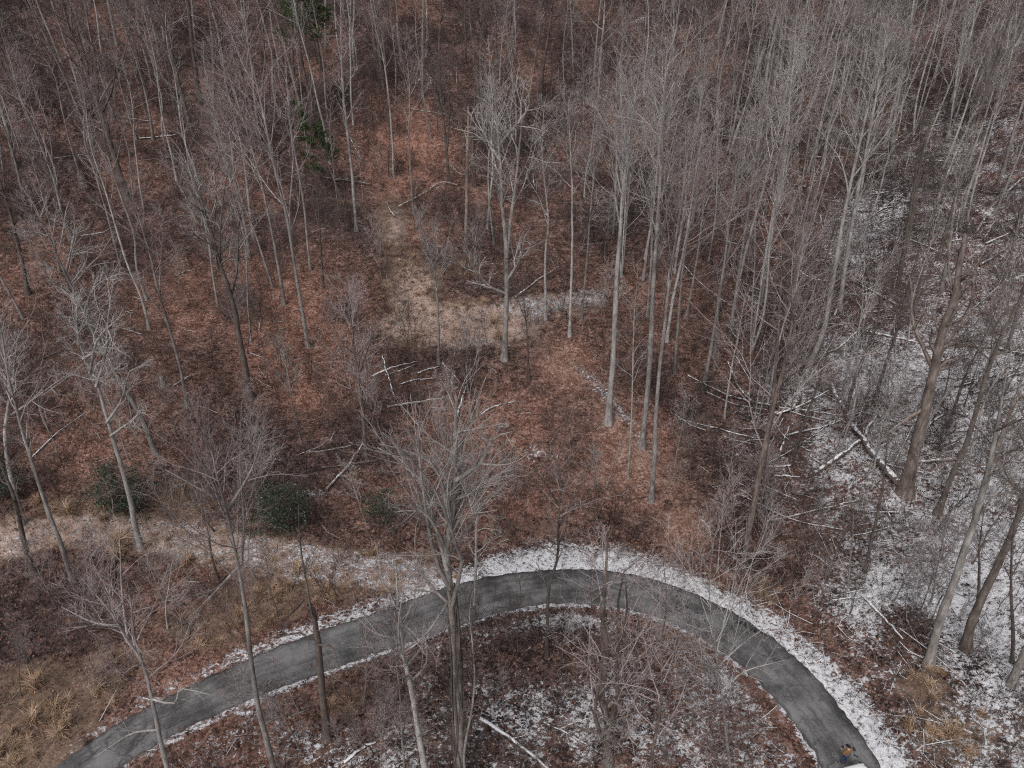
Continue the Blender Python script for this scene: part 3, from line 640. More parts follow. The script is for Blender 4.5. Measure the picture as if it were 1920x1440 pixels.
# --- middle
key('bare_tree', [(945, 675), (949, 590), (950, 480), (943, 400), (937, 310), (932, 235), (925, 160)], .62, 'fan', 'bark_grey', 'twig_pale', 'tall twin stemmed tree beside the clearing, its crown highest in the middle',
    limbs=[[(951, 470), (957, 415), (967, 350), (973, 290), (979, 230), (975, 150)], [(948, 560), (915, 530), (880, 480)], [(937, 310), (910, 260), (900, 200)], [(975, 260), (990, 200), (985, 150)], [(950, 520), (975, 480), (985, 430)]], cs=.55, lmul=.48, lw=.6)
key('bare_tree', [(992, 712), (988, 620), (982, 565), (978, 520)], .26, 'pole', 'bark_dark', 'twig_dark', 'short dark crooked tree right of the twin stemmed tree at the clearing', limbs=[[(987, 615), (970, 625), (962, 635)]], lmul=1.6)
key('bare_tree', [(1023, 600), (1022, 480), (1028, 417), (1020, 335), (1017, 285), (1020, 190)], .30, 'poplar', 'bark_pale', 'twig_pale', 'slim wavering pale tree rising from the snowy back of the clearing', limbs=[[(1028, 420), (1010, 370), (990, 340), (975, 308)], [(1026, 400), (1010, 380), (990, 375)]], lmul=.9)
key('bare_tree', [(1068, 630), (1072, 500), (1073, 370), (1070, 290), (1066, 190)], .32, 'fan', 'bark_pale', 'twig_pale', 'pale tree with an upright brush crown right of the wavering tree', cs=.62, lmul=.5, a1=.40)
key('bare_tree', [(1090, 600), (1100, 490), (1108, 390), (1118, 290), (1120, 200)], .28, 'fan', 'bark_grey', 'twig_pale', 'grey tree with a brush crown, second right of the wavering tree', cs=.6, lmul=.5, a1=.42)
key('bare_tree', [(1140, 795), (1148, 690), (1153, 600), (1158, 500), (1166, 400), (1174, 310), (1185, 220), (1195, 150)], .60, 'poplar', 'bark_pale', 'twig_pale', 'stout pale smooth trunk standing right of the leaf covered roadbed', cs=.62, dens=1.1, lmul=.85)
key('bare_tree', [(1203, 840), (1213, 750), (1220, 650), (1227, 500), (1236, 380), (1243, 270), (1250, 160), (1256, 50)], .50, 'poplar', 'bark_grey', 'twig_pale', 'tall grey straight tree next right of the stout pale trunk')
key('bare_tree', [(1220, 940), (1227, 850), (1232, 750), (1248, 600), (1262, 490), (1280, 360), (1292, 250)], .40, 'poplar', 'bark_grey', 'twig_pink', 'grey tree with a dark foot growing nearest the bend among the straight trunks')
key('bare_tree', [(1178, 897), (1184, 780), (1186, 700), (1190, 600), (1198, 500)], .18, 'pole', 'bark_pale', 'twig_pale', 'thin white pole tree in front of the tall grey straight tree', lmul=1.2)
key('bare_tree', [(822, 682), (822, 620), (820, 560), (814, 510), (800, 450), (785, 400)], .34, 'fan', 'bark_grey', 'twig_pale', 'small tree with a goblet of upswept branches in the tan clearing', limbs=[[(818, 540), (832, 490), (842, 440), (848, 420)], [(816, 520), (820, 460), (815, 410)]], cs=.55, lmul=.6)
key('broken_tree', [(873, 470), (875, 380), (876, 300), (878, 235), (878, 200)], .50, 'dead', 'bark_dead', 'twig_pale', 'pale snag with a splintered top above the clearing', limbs=[[(877, 310), (890, 285), (897, 272)], [(876, 330), (885, 300), (884, 255)]], tip=.5, lw=.35)
key('bare_tree', [(842, 343), (836, 270), (830, 220), (815, 155), (800, 90), (790, 20)], .48, 'fan', 'bark_dark', 'twig_dark', 'dark forked tree on rust leaves above the fallen curved branch', limbs=[[(838, 290), (843, 220), (842, 150), (850, 80)]], lw=.75, lmul=.6)
key('bare_tree', [(738, 333), (734, 240), (721, 120), (705, 50), (690, -30)], .32, 'poplar', 'bark_pale', 'twig_pink', 'slim pale tree left of the dark forked tree, on the rust slope', lmul=.9)
key('bare_tree', [(668, 433), (660, 320), (650, 235), (642, 120), (640, 0)], .42, 'poplar', 'bark_pale', 'twig_pink', 'straight pale tree beside the drooping green pine bough')
key('bare_tree', [(776, 403), (770, 330), (767, 260), (768, 160), (755, 60)], .28, 'poplar', 'bark_grey', 'twig_pink', 'thin grey tree standing over the fallen curved branch')
key('bare_tree', [(686, 855), (678, 760), (665, 660), (655, 590), (650, 520)], .36, 'thicket', 'bark_dark', 'twig_pink', 'dark stemmed tree wrapped in a purple brown twig cloud left of the brush pile', cs=.3, lmul=.55, limbs=[[(672, 710), (695, 640), (715, 590)], [(678, 760), (650, 720), (640, 660)]], dens=1.15)
key('bare_tree', [(606, 540), (602, 470), (598, 400), (592, 330)], .30, 'fan', 'bark_dark', 'twig_dark', 'dark bushy crowned tree just right of the pale double stem', lmul=.8)
key('bare_tree', [(725, 690), (728, 640), (745, 600), (765, 570)], .14, 'pole', 'bark_dark', 'twig_dark', 'small dark arching tree at the left side of the tan clearing', lmul=1.8)
# --- right
key('bare_tree', [(1742, 1247), (1762, 1170), (1788, 1095), (1808, 1030), (1828, 965), (1848, 880), (1865, 790), (1885, 690)], .58, 'oak', 'bark_grey', 'twig_dark', 'leaning grey trunk with dark vine lines on snow at right, nearest the road', cs=.62, lmul=.5)
key('bare_tree', [(1812, 1218), (1825, 1160), (1842, 1115), (1872, 1050), (1893, 1000), (1912, 950), (1945, 850), (1970, 760)], .60, 'oak', 'bark_dark', 'twig_dark', 'dark leaning tree on snow, second from the road at the right', cs=.6, lmul=.5)
key('bare_tree', [(1902, 1243), (1897, 1160), (1893, 1090), (1900, 1000), (1912, 920)], .24, 'pole', 'bark_dark', 'twig_dark', 'thin dark upright tree at the right edge behind the leaning trunks', lmul=1.2)
key('bare_tree', [(1898, 1285), (1915, 1235), (1945, 1170), (1975, 1090)], .50, 'oak', 'bark_grey', 'twig_dark', 'thick trunk leaving the frame at the lower right edge', lmul=.4)
key('bare_tree', [(1832, 1165), (1836, 1100), (1838, 1030), (1850, 960)], .26, 'pole', 'bark_dark', 'twig_dark', 'slim dark tree on snow between the two leaning trunks', lmul=1.2)
key('dead_tree', [(1697, 925), (1718, 840), (1737, 765), (1755, 685), (1768, 620), (1790, 560), (1800, 500), (1812, 440)], .95, 'dead', 'bark_dead', 'twig_dark', 'huge ragged dead tree with stripped brown bark on the snowy slope',
    limbs=[[(1760, 670), (1800, 620), (1828, 590), (1835, 545), (1850, 500), (1870, 470)], [(1750, 690), (1735, 650), (1722, 610), (1728, 560), (1722, 510)], [(1765, 640), (1780, 590), (1800, 560), (1840, 530)], [(1768, 620), (1790, 560), (1785, 500), (1790, 440)], [(1755, 690), (1790, 690), (1840, 665)], [(1740, 760), (1690, 790), (1650, 815)]], lw=.36, tip=.3, n1=10, n2=5)
key('bare_tree', [(1757, 965), (1785, 890), (1815, 825), (1848, 715), (1880, 630), (1918, 548), (1940, 450)], .46, 'oak', 'bark_dark', 'twig_dark', 'tall dark leaning tree just right of the huge dead tree', cs=.55, lmul=.5)
key('broken_tree', [(1830, 965), (1848, 910), (1866, 855), (1885, 800), (1900, 755), (1912, 735)], .40, 'dead', 'bark_dead', 'twig_pale', 'pale peeled snag with a splintered tip at the right edge', tip=.5)
key('bare_tree', [(1508, 702), (1530, 655), (1547, 610), (1558, 545), (1572, 470), (1590, 380), (1615, 270), (1640, 150), (1655, 50)], .52, 'poplar', 'bark_pale', 'twig_pale', 'pale grey tree curving up from a snow patch at centre right', cs=.5)
key('bare_tree', [(1575, 580), (1587, 480), (1603, 380), (1625, 270), (1648, 150), (1668, 20)], .48, 'poplar', 'bark_pale', 'twig_pale', 'pale straight tree on red leaves right of the curving pale tree', cs=.5, dens=1.15)
key('bare_tree', [(1395, 1070), (1402, 1000), (1412, 950), (1425, 880), (1450, 770), (1472, 685), (1487, 585), (1492, 480), (1505, 390)], .50, 'poplar', 'bark_brown', 'twig_pink', 'tall twin stemmed tree with a dark foot beside the far road verge', limbs=[[(1408, 975), (1420, 930), (1445, 870), (1470, 770), (1490, 670), (1508, 560)]], lw=.8, cs=.55)
key('bare_tree', [(1622, 1072), (1636, 1005), (1648, 955), (1660, 890), (1668, 820)], .28, 'pole', 'bark_dark', 'twig_dark', 'slim brown tree on snow above the snow covered log', lmul=1.3)
key('bare_tree', [(1592, 1098), (1594, 1050), (1598, 1005), (1602, 950)], .18, 'pole', 'bark_grey', 'twig_dark', 'little grey tree standing in the open snow right of the bend', lmul=1.6)
key('bare_tree', [(1683, 540), (1693, 480), (1705, 400), (1720, 310), (1735, 220)], .46, 'poplar', 'bark_dark', 'twig_dark', 'dark straight trunk on snow left of the huge dead tree crown')
key('bare_tree', [(1765, 548), (1777, 480), (1786, 400), (1800, 320), (1820, 220)], .40, 'poplar', 'bark_grey', 'twig_pale', 'grey straight trunk rising behind the huge dead tree crown')
key('bare_tree', [(1318, 735), (1340, 613), (1353, 530), (1368, 430), (1385, 330), (1395, 240)], .36, 'poplar', 'bark_grey', 'twig_pale', 'grey straight tree at the left border of the snowy slope')
key('bare_tree', [(1358, 785), (1370, 700), (1382, 640), (1390, 595), (1398, 550)], .20, 'small', 'bark_pale', 'twig_pale', 'small pale forked tree at the left border of the snowy slope', cs=.5, lmul=.7)
key('bare_tree', [(1368, 632), (1380, 547), (1392, 470), (1410, 350), (1425, 230), (1430, 120)], .34, 'poplar', 'bark_grey', 'twig_pale', 'grey pole tree in the brown leaves left of the A shaped stick pile')
key('bare_tree', [(1428, 532), (1436, 480), (1452, 390), (1470, 280), (1483, 150), (1492, 30)], .42, 'poplar', 'bark_pale', 'twig_pale', 'pale tall tree standing right of the A shaped stick pile')
key('bare_tree', [(1250, 640), (1262, 560), (1285, 450), (1305, 330), (1320, 230)], .34, 'poplar', 'bark_pale', 'twig_pink', 'pale leaning tree on brown leaves right of the tall grey straight tree')
key('bare_tree', [(1265, 700), (1272, 600), (1280, 500), (1300, 380), (1312, 260)], .30, 'poplar', 'bark_grey', 'twig_pink', 'slim grey tree in a close row behind the stout pale trunk')

# ------------------------------------------------------------------ woodland behind: prototypes, then single copies
def proto(style, seed, H, dia, bark_, twig, bend=.42, stems=0, **kw):
    rng = np.random.default_rng(seed)
    zz = np.linspace(-.35, H, 7); P = np.c_[rng.normal(0, bend, 7).cumsum() * .55, rng.normal(0, bend, 7).cumsum() * .55, zz]; P[:, :2] -= P[0, :2]
    LP = []; LR = []
    for q in range(stems):
        az = rng.uniform(0, 6.28); L = H * rng.uniform(.7, .95); u = np.linspace(0, 1, 6)[:, None]
        LP.append(np.c_[np.cos(az) * (u * .09 * L + .25 * np.sqrt(u)) + rng.normal(0, .12, (6, 1)) * u, np.sin(az) * (u * .09 * L + .25 * np.sqrt(u)) + rng.normal(0, .12, (6, 1)) * u, -.2 + u * L]); LR.append(dia / 2 * .8 * np.linspace(1, .1, 6))
    tm, lm, cm = tree_meshes('wood_tree', seed, catmull(P, 18), dia / 2, style, bark_, twig, LP, LR, **kw)
    return (tm, lm, cm, H)
PROTO = {
    'pale': [proto('poplar', 50 + i, 25, .28 + .03 * i, 'bark_pale' if i % 2 else 'bark_grey', 'twig_pale', cs=.42 + .07 * i, lmul=.75 + .12 * i) for i in range(4)] + [proto('poplar', 55 + i, 24, .27, 'bark_pale', 'twig_pale', stems=2 + i, lmul=.7, n2=6) for i in range(2)],
    'pink': [proto('poplar', 60 + i, 24, .28 + .03 * i, 'bark_grey', 'twig_pink', lmul=1.1) for i in range(2)] + [proto('fan', 64 + i, 23, .40, 'bark_grey', 'twig_pink', lmul=.5 + .15 * i, cs=.40 + .08 * i) for i in range(3)] + [proto('oak', 68, 20, .4, 'bark_grey', 'twig_pink', lmul=.7)],
    'dark': [proto('poplar', 70, 24, .42, 'bark_dark', 'twig_dark'), proto('oak', 71, 20, .46, 'bark_dark', 'twig_dark', cs=.5, lmul=.7), proto('fan', 72, 22, .4, 'bark_brown', 'twig_dark', lmul=.55, cs=.5), proto('dead', 74, 17, .4, 'bark_brown', 'twig_dark', n1=14, l1=.2, n2=6)],
    'pole': [proto('pole', 80 + i, 16, .19, 'bark_pale' if i else 'bark_grey', 'twig_pale' if i else 'twig_pink', lmul=1.2) for i in range(3)],
}
FIRST = {}; PLACED = []
def place(kind, base, H, lean, label, group, name='bare_tree', widen=1.0, rng=RNG):
    i = int(rng.integers(len(PROTO[kind]))); tm, lm, cm, H0 = PROTO[kind][i]
    s = H / H0; rot = (lean[0], lean[1], rng.uniform(0, 6.28)); scl = (s * widen, s * widen, s)
    k = (kind, i)
    if k not in FIRST:
        e = assemble(name, base, tm, lm, cm, label, 'tree' if kind != 'sap' else 'sapling', group); e.rotation_euler = rot; e.scale = scl; FIRST[k] = e
    else: e = copy_tree(FIRST[k], base, rot, scl, label, group)
    PLACED.append((e, kind)); return e
taken = [b[0][:2] for b in KEY]
def fill(n, x0, x1, y0, y1, kinds, Hr, label, group, dmin=2.2, lean=.05, name='bare_tree', avoid=None, widen=1.0, seed=0):
    rng = np.random.default_rng(seed + 400); got = 0; tries = 0
    while got < n and tries < n * 60:
        tries += 1
        px = rng.uniform(x0, x1); py = y0 + (y1 - y0) * rng.uniform(0, 1) ** .9
        if avoid and avoid(px, py): continue
        b = ground_at(px, py)
        if any((b[0] - t[0]) ** 2 + (b[1] - t[1]) ** 2 < dmin ** 2 for t in taken): continue
        if dist_poly(np.array([b[0]]), np.array([b[1]]), RCs)[0] < 3.2: continue
        taken.append(b[:2]); got += 1
        place(kinds[int(rng.integers(len(kinds)))], b, rng.uniform(*Hr), (rng.normal(0, lean), rng.normal(0, lean)), label, group, name, widen, rng)
open_ground = lambda px, py: (690 < px < 1000 and 480 < py < 660) or (1000 < px < 1260 and 640 < py < 1000)
rusty = lambda px, py: open_ground(px, py) or (690 < px < 860 and 270 < py < 430)
fill(44, -60, 640, 70, 330, ['pink', 'pink', 'dark', 'pole'], (20, 27), 'thin greyish pink tree among many in the far upper left wood', 'trees of the upper left wood', dmin=3.0, avoid=rusty, seed=1)
fill(40, 640, 1280, 60, 290, ['pink', 'dark', 'dark', 'pole'], (19, 26), 'dusky bare tree among many along the top middle of the wood', 'trees of the top middle wood', dmin=3.0, avoid=rusty, seed=2)
fill(52, 1290, 1960, 60, 330, ['pale', 'pale', 'pale', 'pink', 'dark'], (22, 29), 'tall slim pale tree among many in the upper right stand', 'trees of the upper right stand', dmin=2.6, lean=.06, seed=3)
fill(20, 1290, 1960, 330, 520, ['pale', 'pale', 'dark', 'pole'], (20, 27), 'slim trunk among several on the streaky snow at right above the dead tree', 'trees on the upper snowy slope', dmin=2.6, seed=4)
fill(24, 1400, 1950, 560, 960, ['dark', 'pole', 'dark'], (12, 19), 'dark slim tree on open snow around the huge dead tree', 'trees on the lower snowy slope', dmin=2.6, seed=5)
fill(16, -40, 620, 330, 640, ['pink', 'pole', 'pink'], (17, 24), 'grey pink tree among several on the leafy slope at mid left', 'trees of the mid left slope', dmin=3.2, avoid=rusty, seed=6)
fill(9, 660, 1250, 300, 470, ['pink', 'pole', 'dark'], (16, 23), 'slender bare tree among several upslope of the clearing', 'trees above the clearing', dmin=3.0, avoid=rusty, seed=7)
fill(14, 1150, 1520, 200, 560, ['pale', 'pale', 'pole'], (20, 26), 'x', 'trees right of the roadbed', dmin=2.0, seed=12)
fill(12, 1290, 1960, 150, 420, ['pole', 'pole'], (13, 19), 'x', 'trees of the upper right stand', dmin=1.8, seed=9)
fill(10, -40, 640, 150, 420, ['pole'], (12, 18), 'x', 'trees of the upper left wood', dmin=1.8, seed=10)
fill(8, 1190, 1420, 420, 700, ['pale', 'pole'], (18, 25), 'slim pale tree among several between the roadbed and the snowy slope', 'trees right of the roadbed', dmin=2.4, seed=8)

# ------------------------------------------------------------------ saplings
def sap(seed, H, dia, twig, style='small', **kw):
    rng = np.random.default_rng(seed); zz = np.linspace(-.2, H, 6)
    P = np.c_[rng.normal(0, .1, 6).cumsum(), rng.normal(0, .1, 6).cumsum(), zz]; P[:, :2] -= P[0, :2]
    tm, lm, cm = tree_meshes('sapling', seed, catmull(P, 9), dia / 2, style, 'bark_grey' if twig != 'twig_dark' else 'bark_dark', twig, **kw); return (tm, lm, cm, H)
PROTO['sap'] = [sap(90 + i, 6, .09, ['twig_pink', 'twig_pink', 'twig_dark', 'twig_pale', 'twig_pink', 'twig_dark'][i], dens=.8, style=['small', 'pole', 'small', 'small', 'thicket', 'pole'][i]) for i in range(6)]
for k_, a in enumerate([(46, -40, 640, 380, 1000, (4, 9), 'twiggy pinkish sapling among many on the leafy slope at left', 'saplings on the left slope'),
          (36, 640, 1300, 300, 1000, (3.5, 8), 'twiggy sapling among many on the slope around the clearing', 'saplings around the clearing'),
          (95, 1330, 1950, 380, 1180, (3, 9), 'twiggy dark sapling among many on the snowy slope at right', 'saplings on the snowy slope'),
          (26, 0, 700, 1060, 1420, (2.5, 6), 'small sapling among several in the dry grass left of the road', 'saplings by the left road arm'),
          (30, 640, 1400, 70, 330, (8, 13), 'x', 'saplings along the top middle'), (24, 1350, 1950, 90, 400, (7, 12), 'x', 'saplings of the upper right stand'),
          (38, 420, 1500, 1160, 1520, (2.5, 6), 'small sapling among several inside the bend of the road', 'saplings inside the bend')]):
    fill(a[0], a[1], a[2], a[3], a[4], ['sap'], a[5], a[6], a[7], dmin=1.0, lean=.12, name='sapling', avoid=lambda px, py: (740 < px < 960 and 560 < py < 650) or (1040 < px < 1240 and 680 < py < 900 and (px + py) % 3 > .4), widen=1.0, seed=20 + k_)

# ------------------------------------------------------------------ evergreens
def leaf_quads(C, size, rng, droop=0):
    n = len(C); a = nrm(rng.normal(0, 1, (n, 3)) + np.array([0, 0, .3])); b = nrm(np.cross(a, rng.normal(0, 1, (n, 3))))
    c = np.cross(a, b); s = size * rng.uniform(.6, 1.3, (n, 1))
    V = np.stack([C - b * s, C + c * s * .45, C + b * s, C - c * s * .45], 1).reshape(-1, 3)
    return V, np.arange(n * 4).reshape(n, 4)
def holly(px, py, wpx, hpx, label, seed, thick=1.0):
    rng = np.random.default_rng(seed); b = ground_at(px, py); sc = np.linalg.norm(b - np.array([0, 0, CAM_H])) / FPX
    R = wpx * sc / 2; H = hpx * sc * 1.15
    e = empty('holly_bush', b); tag(e, label, 'bush')
    st = Tubes(); P0 = np.stack([np.array([[0, 0, -.1], [0, 0, H * .5], [0, 0, H * .95]]), np.array([[.05, 0, -.1], [R * .3, .1, H * .4], [R * .5, .2, H * .8]]), np.array([[-.05, 0, -.1], [-R * .3, -.1, H * .4], [-R * .55, -.2, H * .75]])])
    st.add(P0, np.tile([.05, .035, .01], (3, 1)), 6)
    link('stem', st.mesh('holly_stem', 'bark_dark'), e)
    nC = int(120 * thick); dirs = nrm(rng.normal(0, 1, (nC, 3))); rad = rng.uniform(.35, 1, (nC, 1)) ** .5
    cen = dirs * rad * np.array([R, R * .9, H * .5]) * rng.uniform(.55, 1.35, (nC, 1)) + np.array([0, 0, H * .55]); cen = cen[cen[:, 2] > .1]
    cen[:, :2] *= np.clip(1.25 - .55 * cen[:, 2:3] / H, .4, 1.2)
    # twigs out to each clump
    tw = Tubes(); s0 = np.c_[cen[:, :2] * .15, cen[:, 2] * .6]; tw.add(np.stack([s0, (s0 + cen) / 2 + rng.normal(0, .05, s0.shape), cen], 1), np.tile([.015, .01, .006], (len(cen), 1)), 3)
    tag(link('branches', tw.mesh('holly_branches', 'bark_dark'), e), kind='stuff')
    C = (cen[:, None] + rng.normal(0, .17 * R ** .5, (len(cen), 38, 3)) * np.array([1, 1, .8])).reshape(-1, 3); C = C[C[:, 2] > .03]
    V, F = leaf_quads(C, .075, rng)
    o = link('foliage', mesh_np('holly_leaves', V, F, 'holly_leaf', False), e)
    return e
holly(240, 968, 105, 95, 'dark green holly bush behind the pale Y shaped tree', 1, 1.2)
holly(530, 1000, 118, 92, 'round dark green holly bush above the grassy track', 2, 1.15)
holly(722, 985, 74, 66, 'small thin holly bush behind the twigs of the fan crowned tree', 3, .45)
holly(22, 935, 60, 70, 'dark green bush half hidden by pale trunks at the left edge', 4)
def pine(px, py, H, z0, R, label, seed, lean=0, sparse=1.0, top=None):
    rng = np.random.default_rng(seed); b = ground_at(px, py); e = empty('pine_tree', b); tag(e, label, 'tree')
    if top: q_ = on_plane(top[0], top[1], b[1]); H = q_[2] - b[2]; lean = q_[0] - b[0]
    TP = catmull(np.array([[0, 0, -.3], [lean * .3, 0, H * .4], [lean, 0.1, H]]), 16); tb = Tubes(); TR = trunk_radius(TP, .16, .12); tb.add(TP[None], TR[None], 8)
    link('trunk', tb.mesh('pine_trunk', 'bark_dark'), e)
    Q, QR = shoots(rng, TP[None], TR[None], int(30 * sparse), z0, .99, 1.25, 1.0, 6, .08, .05, .012, .35, .3, lens=R)
    q = Tubes(); q.add(Q, QR, 4); B, BR = shoots(rng, Q, QR, 9, .25, 1, .7, .38, 3, .1, .04, .006); q.add(B, BR, 3)
    link('branches', q.mesh('pine_branches', 'bark_dark'), e)
    pts = np.concatenate([B[:, 1:].reshape(-1, 3), Q[:, 3:].reshape(-1, 3)])
    n = 26; C = np.repeat(pts, n, 0); dr = nrm(rng.normal(0, 1, C.shape) + np.array([0, 0, .4])); L = .24 * rng.uniform(.6, 1.3, (len(C), 1)); sd = nrm(np.cross(dr, rng.normal(0, 1, C.shape))) * .022
    V = np.stack([C - sd, C + sd, C + dr * L + sd * .3, C + dr * L - sd * .3], 1).reshape(-1, 3)
    link('foliage', mesh_np('pine_needles', V, np.arange(len(C) * 4).reshape(-1, 4), 'pine_needle', False), e)
pine(588, 235, 20, .62, 4.6, 'dark green pine at the top edge left of centre', 31, sparse=1.6, top=(574, -22))
pine(640, 372, 12.0, .28, 3.0, 'leaning pine with drooping green boughs left of the rust slope', 32, lean=-4.5, sparse=.9)

# ------------------------------------------------------------------ fallen wood
LOGN = [0]
def log(pts, dia, mat, label, twigs=0, lift=0.0, name='fallen_log', end=None, tip=.55):
    """a log lying along the ground; pts sighted on the ground"""
    seed = 700 + LOGN[0]; LOGN[0] += 1; rng = np.random.default_rng(seed)
    G = np.array([ground_at(*p) for p in pts]); 
    G[:, 2] += dia * .36 + lift
    if end is not None: G[-1, 2] += end
    C = catmull(G, 12); C[1:-1] += rng.normal(0, dia * .12, C[1:-1].shape); b = C[0].copy(); C = C - b
    u = np.linspace(0, 1, 12); R = dia / 2 * (1 - (1 - tip) * u) * (1 + rng.normal(0, .06, 12)); 
    C2 = np.vstack([C[0] - (C[1] - C[0]) * .02, C, C[-1] + (C[-1] - C[-2]) * .02]); R2 = np.r_[.004, R, .004]
    t = Tubes(); t.add(C2[None], R2[None], 8); me = t.mesh(name, mat)
    if twigs:
        e = empty(name, b); link('stem', me, e)
        Q, QR = shoots(rng, C[None], R[None], twigs, .35, 1, .75, .28, 5, .15, .03, .012, .4, .3); q = Tubes(); q.add(Q, QR, 4)
        B, BR = shoots(rng, Q, QR, 4, .3, 1, .7, .4, 3, .15, 0, .007); q.add(B, BR, 3); tag(link('branches', q.mesh('log_branches', mat), e), kind='stuff')
    else: e = link(name, me); e.location = b
    tag(e, label, 'log'); return e
log([(748, 392), (775, 378), (800, 364), (828, 346), (858, 352)], .20, 'log_bare', 'pale curved fallen branch lying on rust leaves above the clearing', twigs=4, lift=.25)
log([(966, 560), (985, 545), (1010, 526), (1048, 512)], .26, 'log_bare', 'pale fallen log slanting up behind the clearing', end=.7)
log([(698, 708), (738, 690), (785, 680)], .24, 'log_snowy', 'longest log in the brush pile below the clearing')
log([(722, 705), (752, 696), (782, 684)], .20, 'log_bare', 'pale thin log lying against the longest one in the brush pile')
log([(783, 702), (800, 695), (825, 689)], .22, 'log_snowy', 'short snow topped log right of the longest one in the brush pile')
log([(827, 680), (845, 698), (862, 718)], .14, 'log_bare', 'thin pole slanting downhill at the right of the brush pile', name='fallen_pole')
log([(830, 678), (838, 700), (848, 722)], .12, 'log_bare', 'steeper thin pole left of another one in the brush pile', name='fallen_pole')
log([(752, 722), (775, 714), (815, 710)], .16, 'log_snowy', 'lowest stick lying below the brush pile', name='fallen_pole')
log([(900, 780), (925, 766), (968, 754)], .22, 'log_bare', 'bent pale log lying on rust leaves below the clearing')
log([(574, 851), (615, 846), (663, 836)], .20, 'log_bare', 'straight pale log alone on the slope above the round holly')
log([(1690, 925), (1655, 890), (1625, 850), (1590, 800), (1552, 747)], .60, 'log_dark', 'heavy dark log of the crossed pair, leaning up to the left on snow', lift=.5, end=.8, twigs=5)
log([(1516, 898), (1545, 882), (1575, 862), (1610, 830), (1640, 795)], .46, 'log_dark', 'log with a pale bare end crossing under the heavy dark one', lift=.15, end=.8)
log([(1460, 766), (1515, 772), (1570, 780), (1620, 782)], .18, 'log_snowy', 'long thin snow lined log left of the crossed pair', twigs=3)
log([(1478, 772), (1520, 784), (1568, 793)], .16, 'log_snowy', 'second thin snow lined log just below the long thin one', name='fallen_pole')
log([(1440, 876), (1460, 876), (1482, 874)], .20, 'log_snowy', 'short snowy log left of the crossed pair, upper of two')
log([(1452, 893), (1478, 894), (1500, 896)], .22, 'log_snowy', 'short snowy log left of the crossed pair, lower of two')
log([(1512, 853), (1530, 866), (1548, 878)], .20, 'log_bare', 'pale short log pointing at the end of the crossed pair')
log([(1620, 622), (1660, 632), (1700, 640), (1730, 648)], .26, 'log_snowy', 'snow topped log left of the huge dead tree', twigs=3)
log([(1790, 652), (1850, 655), (1925, 668)], .40, 'log_dark', 'thick dark log on snow right of the huge dead tree')
log([(1858, 722), (1885, 710), (1930, 698)], .30, 'log_dark', 'dark log rising to the right edge below the thick one')
log([(1560, 1126), (1590, 1124), (1618, 1121)], .14, 'log_snowy', 'thin curved branch on open snow right of the road', name='fallen_branch', twigs=3)
log([(1622, 1126), (1650, 1155), (1692, 1200)], .24, 'log_snowy', 'snow covered log pointing down to the leaning grey trunk')
log([(900, 1350), (930, 1368), (965, 1392), (1000, 1420), (1040, 1452)], .26, 'log_snowy', 'long snow covered fallen tree at the bottom centre', twigs=7)
log([(1012, 1352), (1045, 1368), (1085, 1390), (1125, 1415)], .16, 'log_dark', 'dark bent branch lying left of the gnarled tree foot', name='fallen_branch', twigs=3)
log([(1050, 1368), (1080, 1355), (1110, 1347)], .12, 'log_snowy', 'thin branch crossing the dark bent branch', name='fallen_branch')
log([(645, 1432), (675, 1408), (705, 1394)], .24, 'log_snowy', 'snowy log at the bottom edge left of centre')
log([(1655, 285), (1688, 258), (1722, 235)], .26, 'log_dark', 'dark log slanting on snow in the upper right')
log([(1640, 300), (1690, 268), (1740, 228)], .20, 'log_dark', 'thin dark log parallel to the slanting one in the upper right', name='fallen_pole')
log([(1812, 462), (1840, 420), (1870, 378), (1925, 330)], .40, 'log_bare', 'long splintered pale log at the right edge above the dead tree', twigs=4)
log([(1830, 470), (1850, 440), (1865, 415)], .28, 'log_bare', 'short bright splintered log beside the long pale one')
log([(1430, 120), (1448, 95), (1462, 80)], .24, 'log_bare', 'bright leaning log high in the upper right')
log([(1480, 640), (1525, 560), (1640, 555)], .16, 'log_snowy', 'thin bent snowy branch below the pale straight tree', name='fallen_branch')
log([(1555, 546), (1590, 552), (1632, 552)], .20, 'log_snowy', 'snow topped log on red leaves beside the pale straight tree')
log([(1275, 490), (1310, 530), (1350, 560), (1380, 580)], .16, 'log_dark', 'long dark pole lying among the straight trunks at centre right', name='fallen_pole')
log([(100, 300), (160, 290), (190, 284)], .24, 'log_dark', 'dark log lying near the massive dark tree foot')
log([(262, 262), (300, 258), (345, 252)], .26, 'log_snowy', 'log with snow on its back right of the massive dark tree')
log([(230, 222), (285, 228), (335, 218)], .2, 'log_dark', 'dark log upslope of the one with snow on its back')
log([(1315, 975), (1325, 985), (1330, 996)], .1, 'log_bare', 'short bright stick on snow at the far verge', name='fallen_branch')
log([(1385, 930), (1408, 945), (1430, 974)], .14, 'log_bare', 'pale fallen branch crossing the dark footed twin tree', name='fallen_branch', lift=.6, twigs=3)
log([(60, 860), (110, 812), (160, 775)], .12, 'log_snowy', 'thin snowy branch on the slope below the long pale limb', name='fallen_branch')
log([(330, 520), (345, 512), (370, 505)], .14, 'log_dark', 'dark stick on the leafy slope left of the large dark trunk', name='fallen_branch')
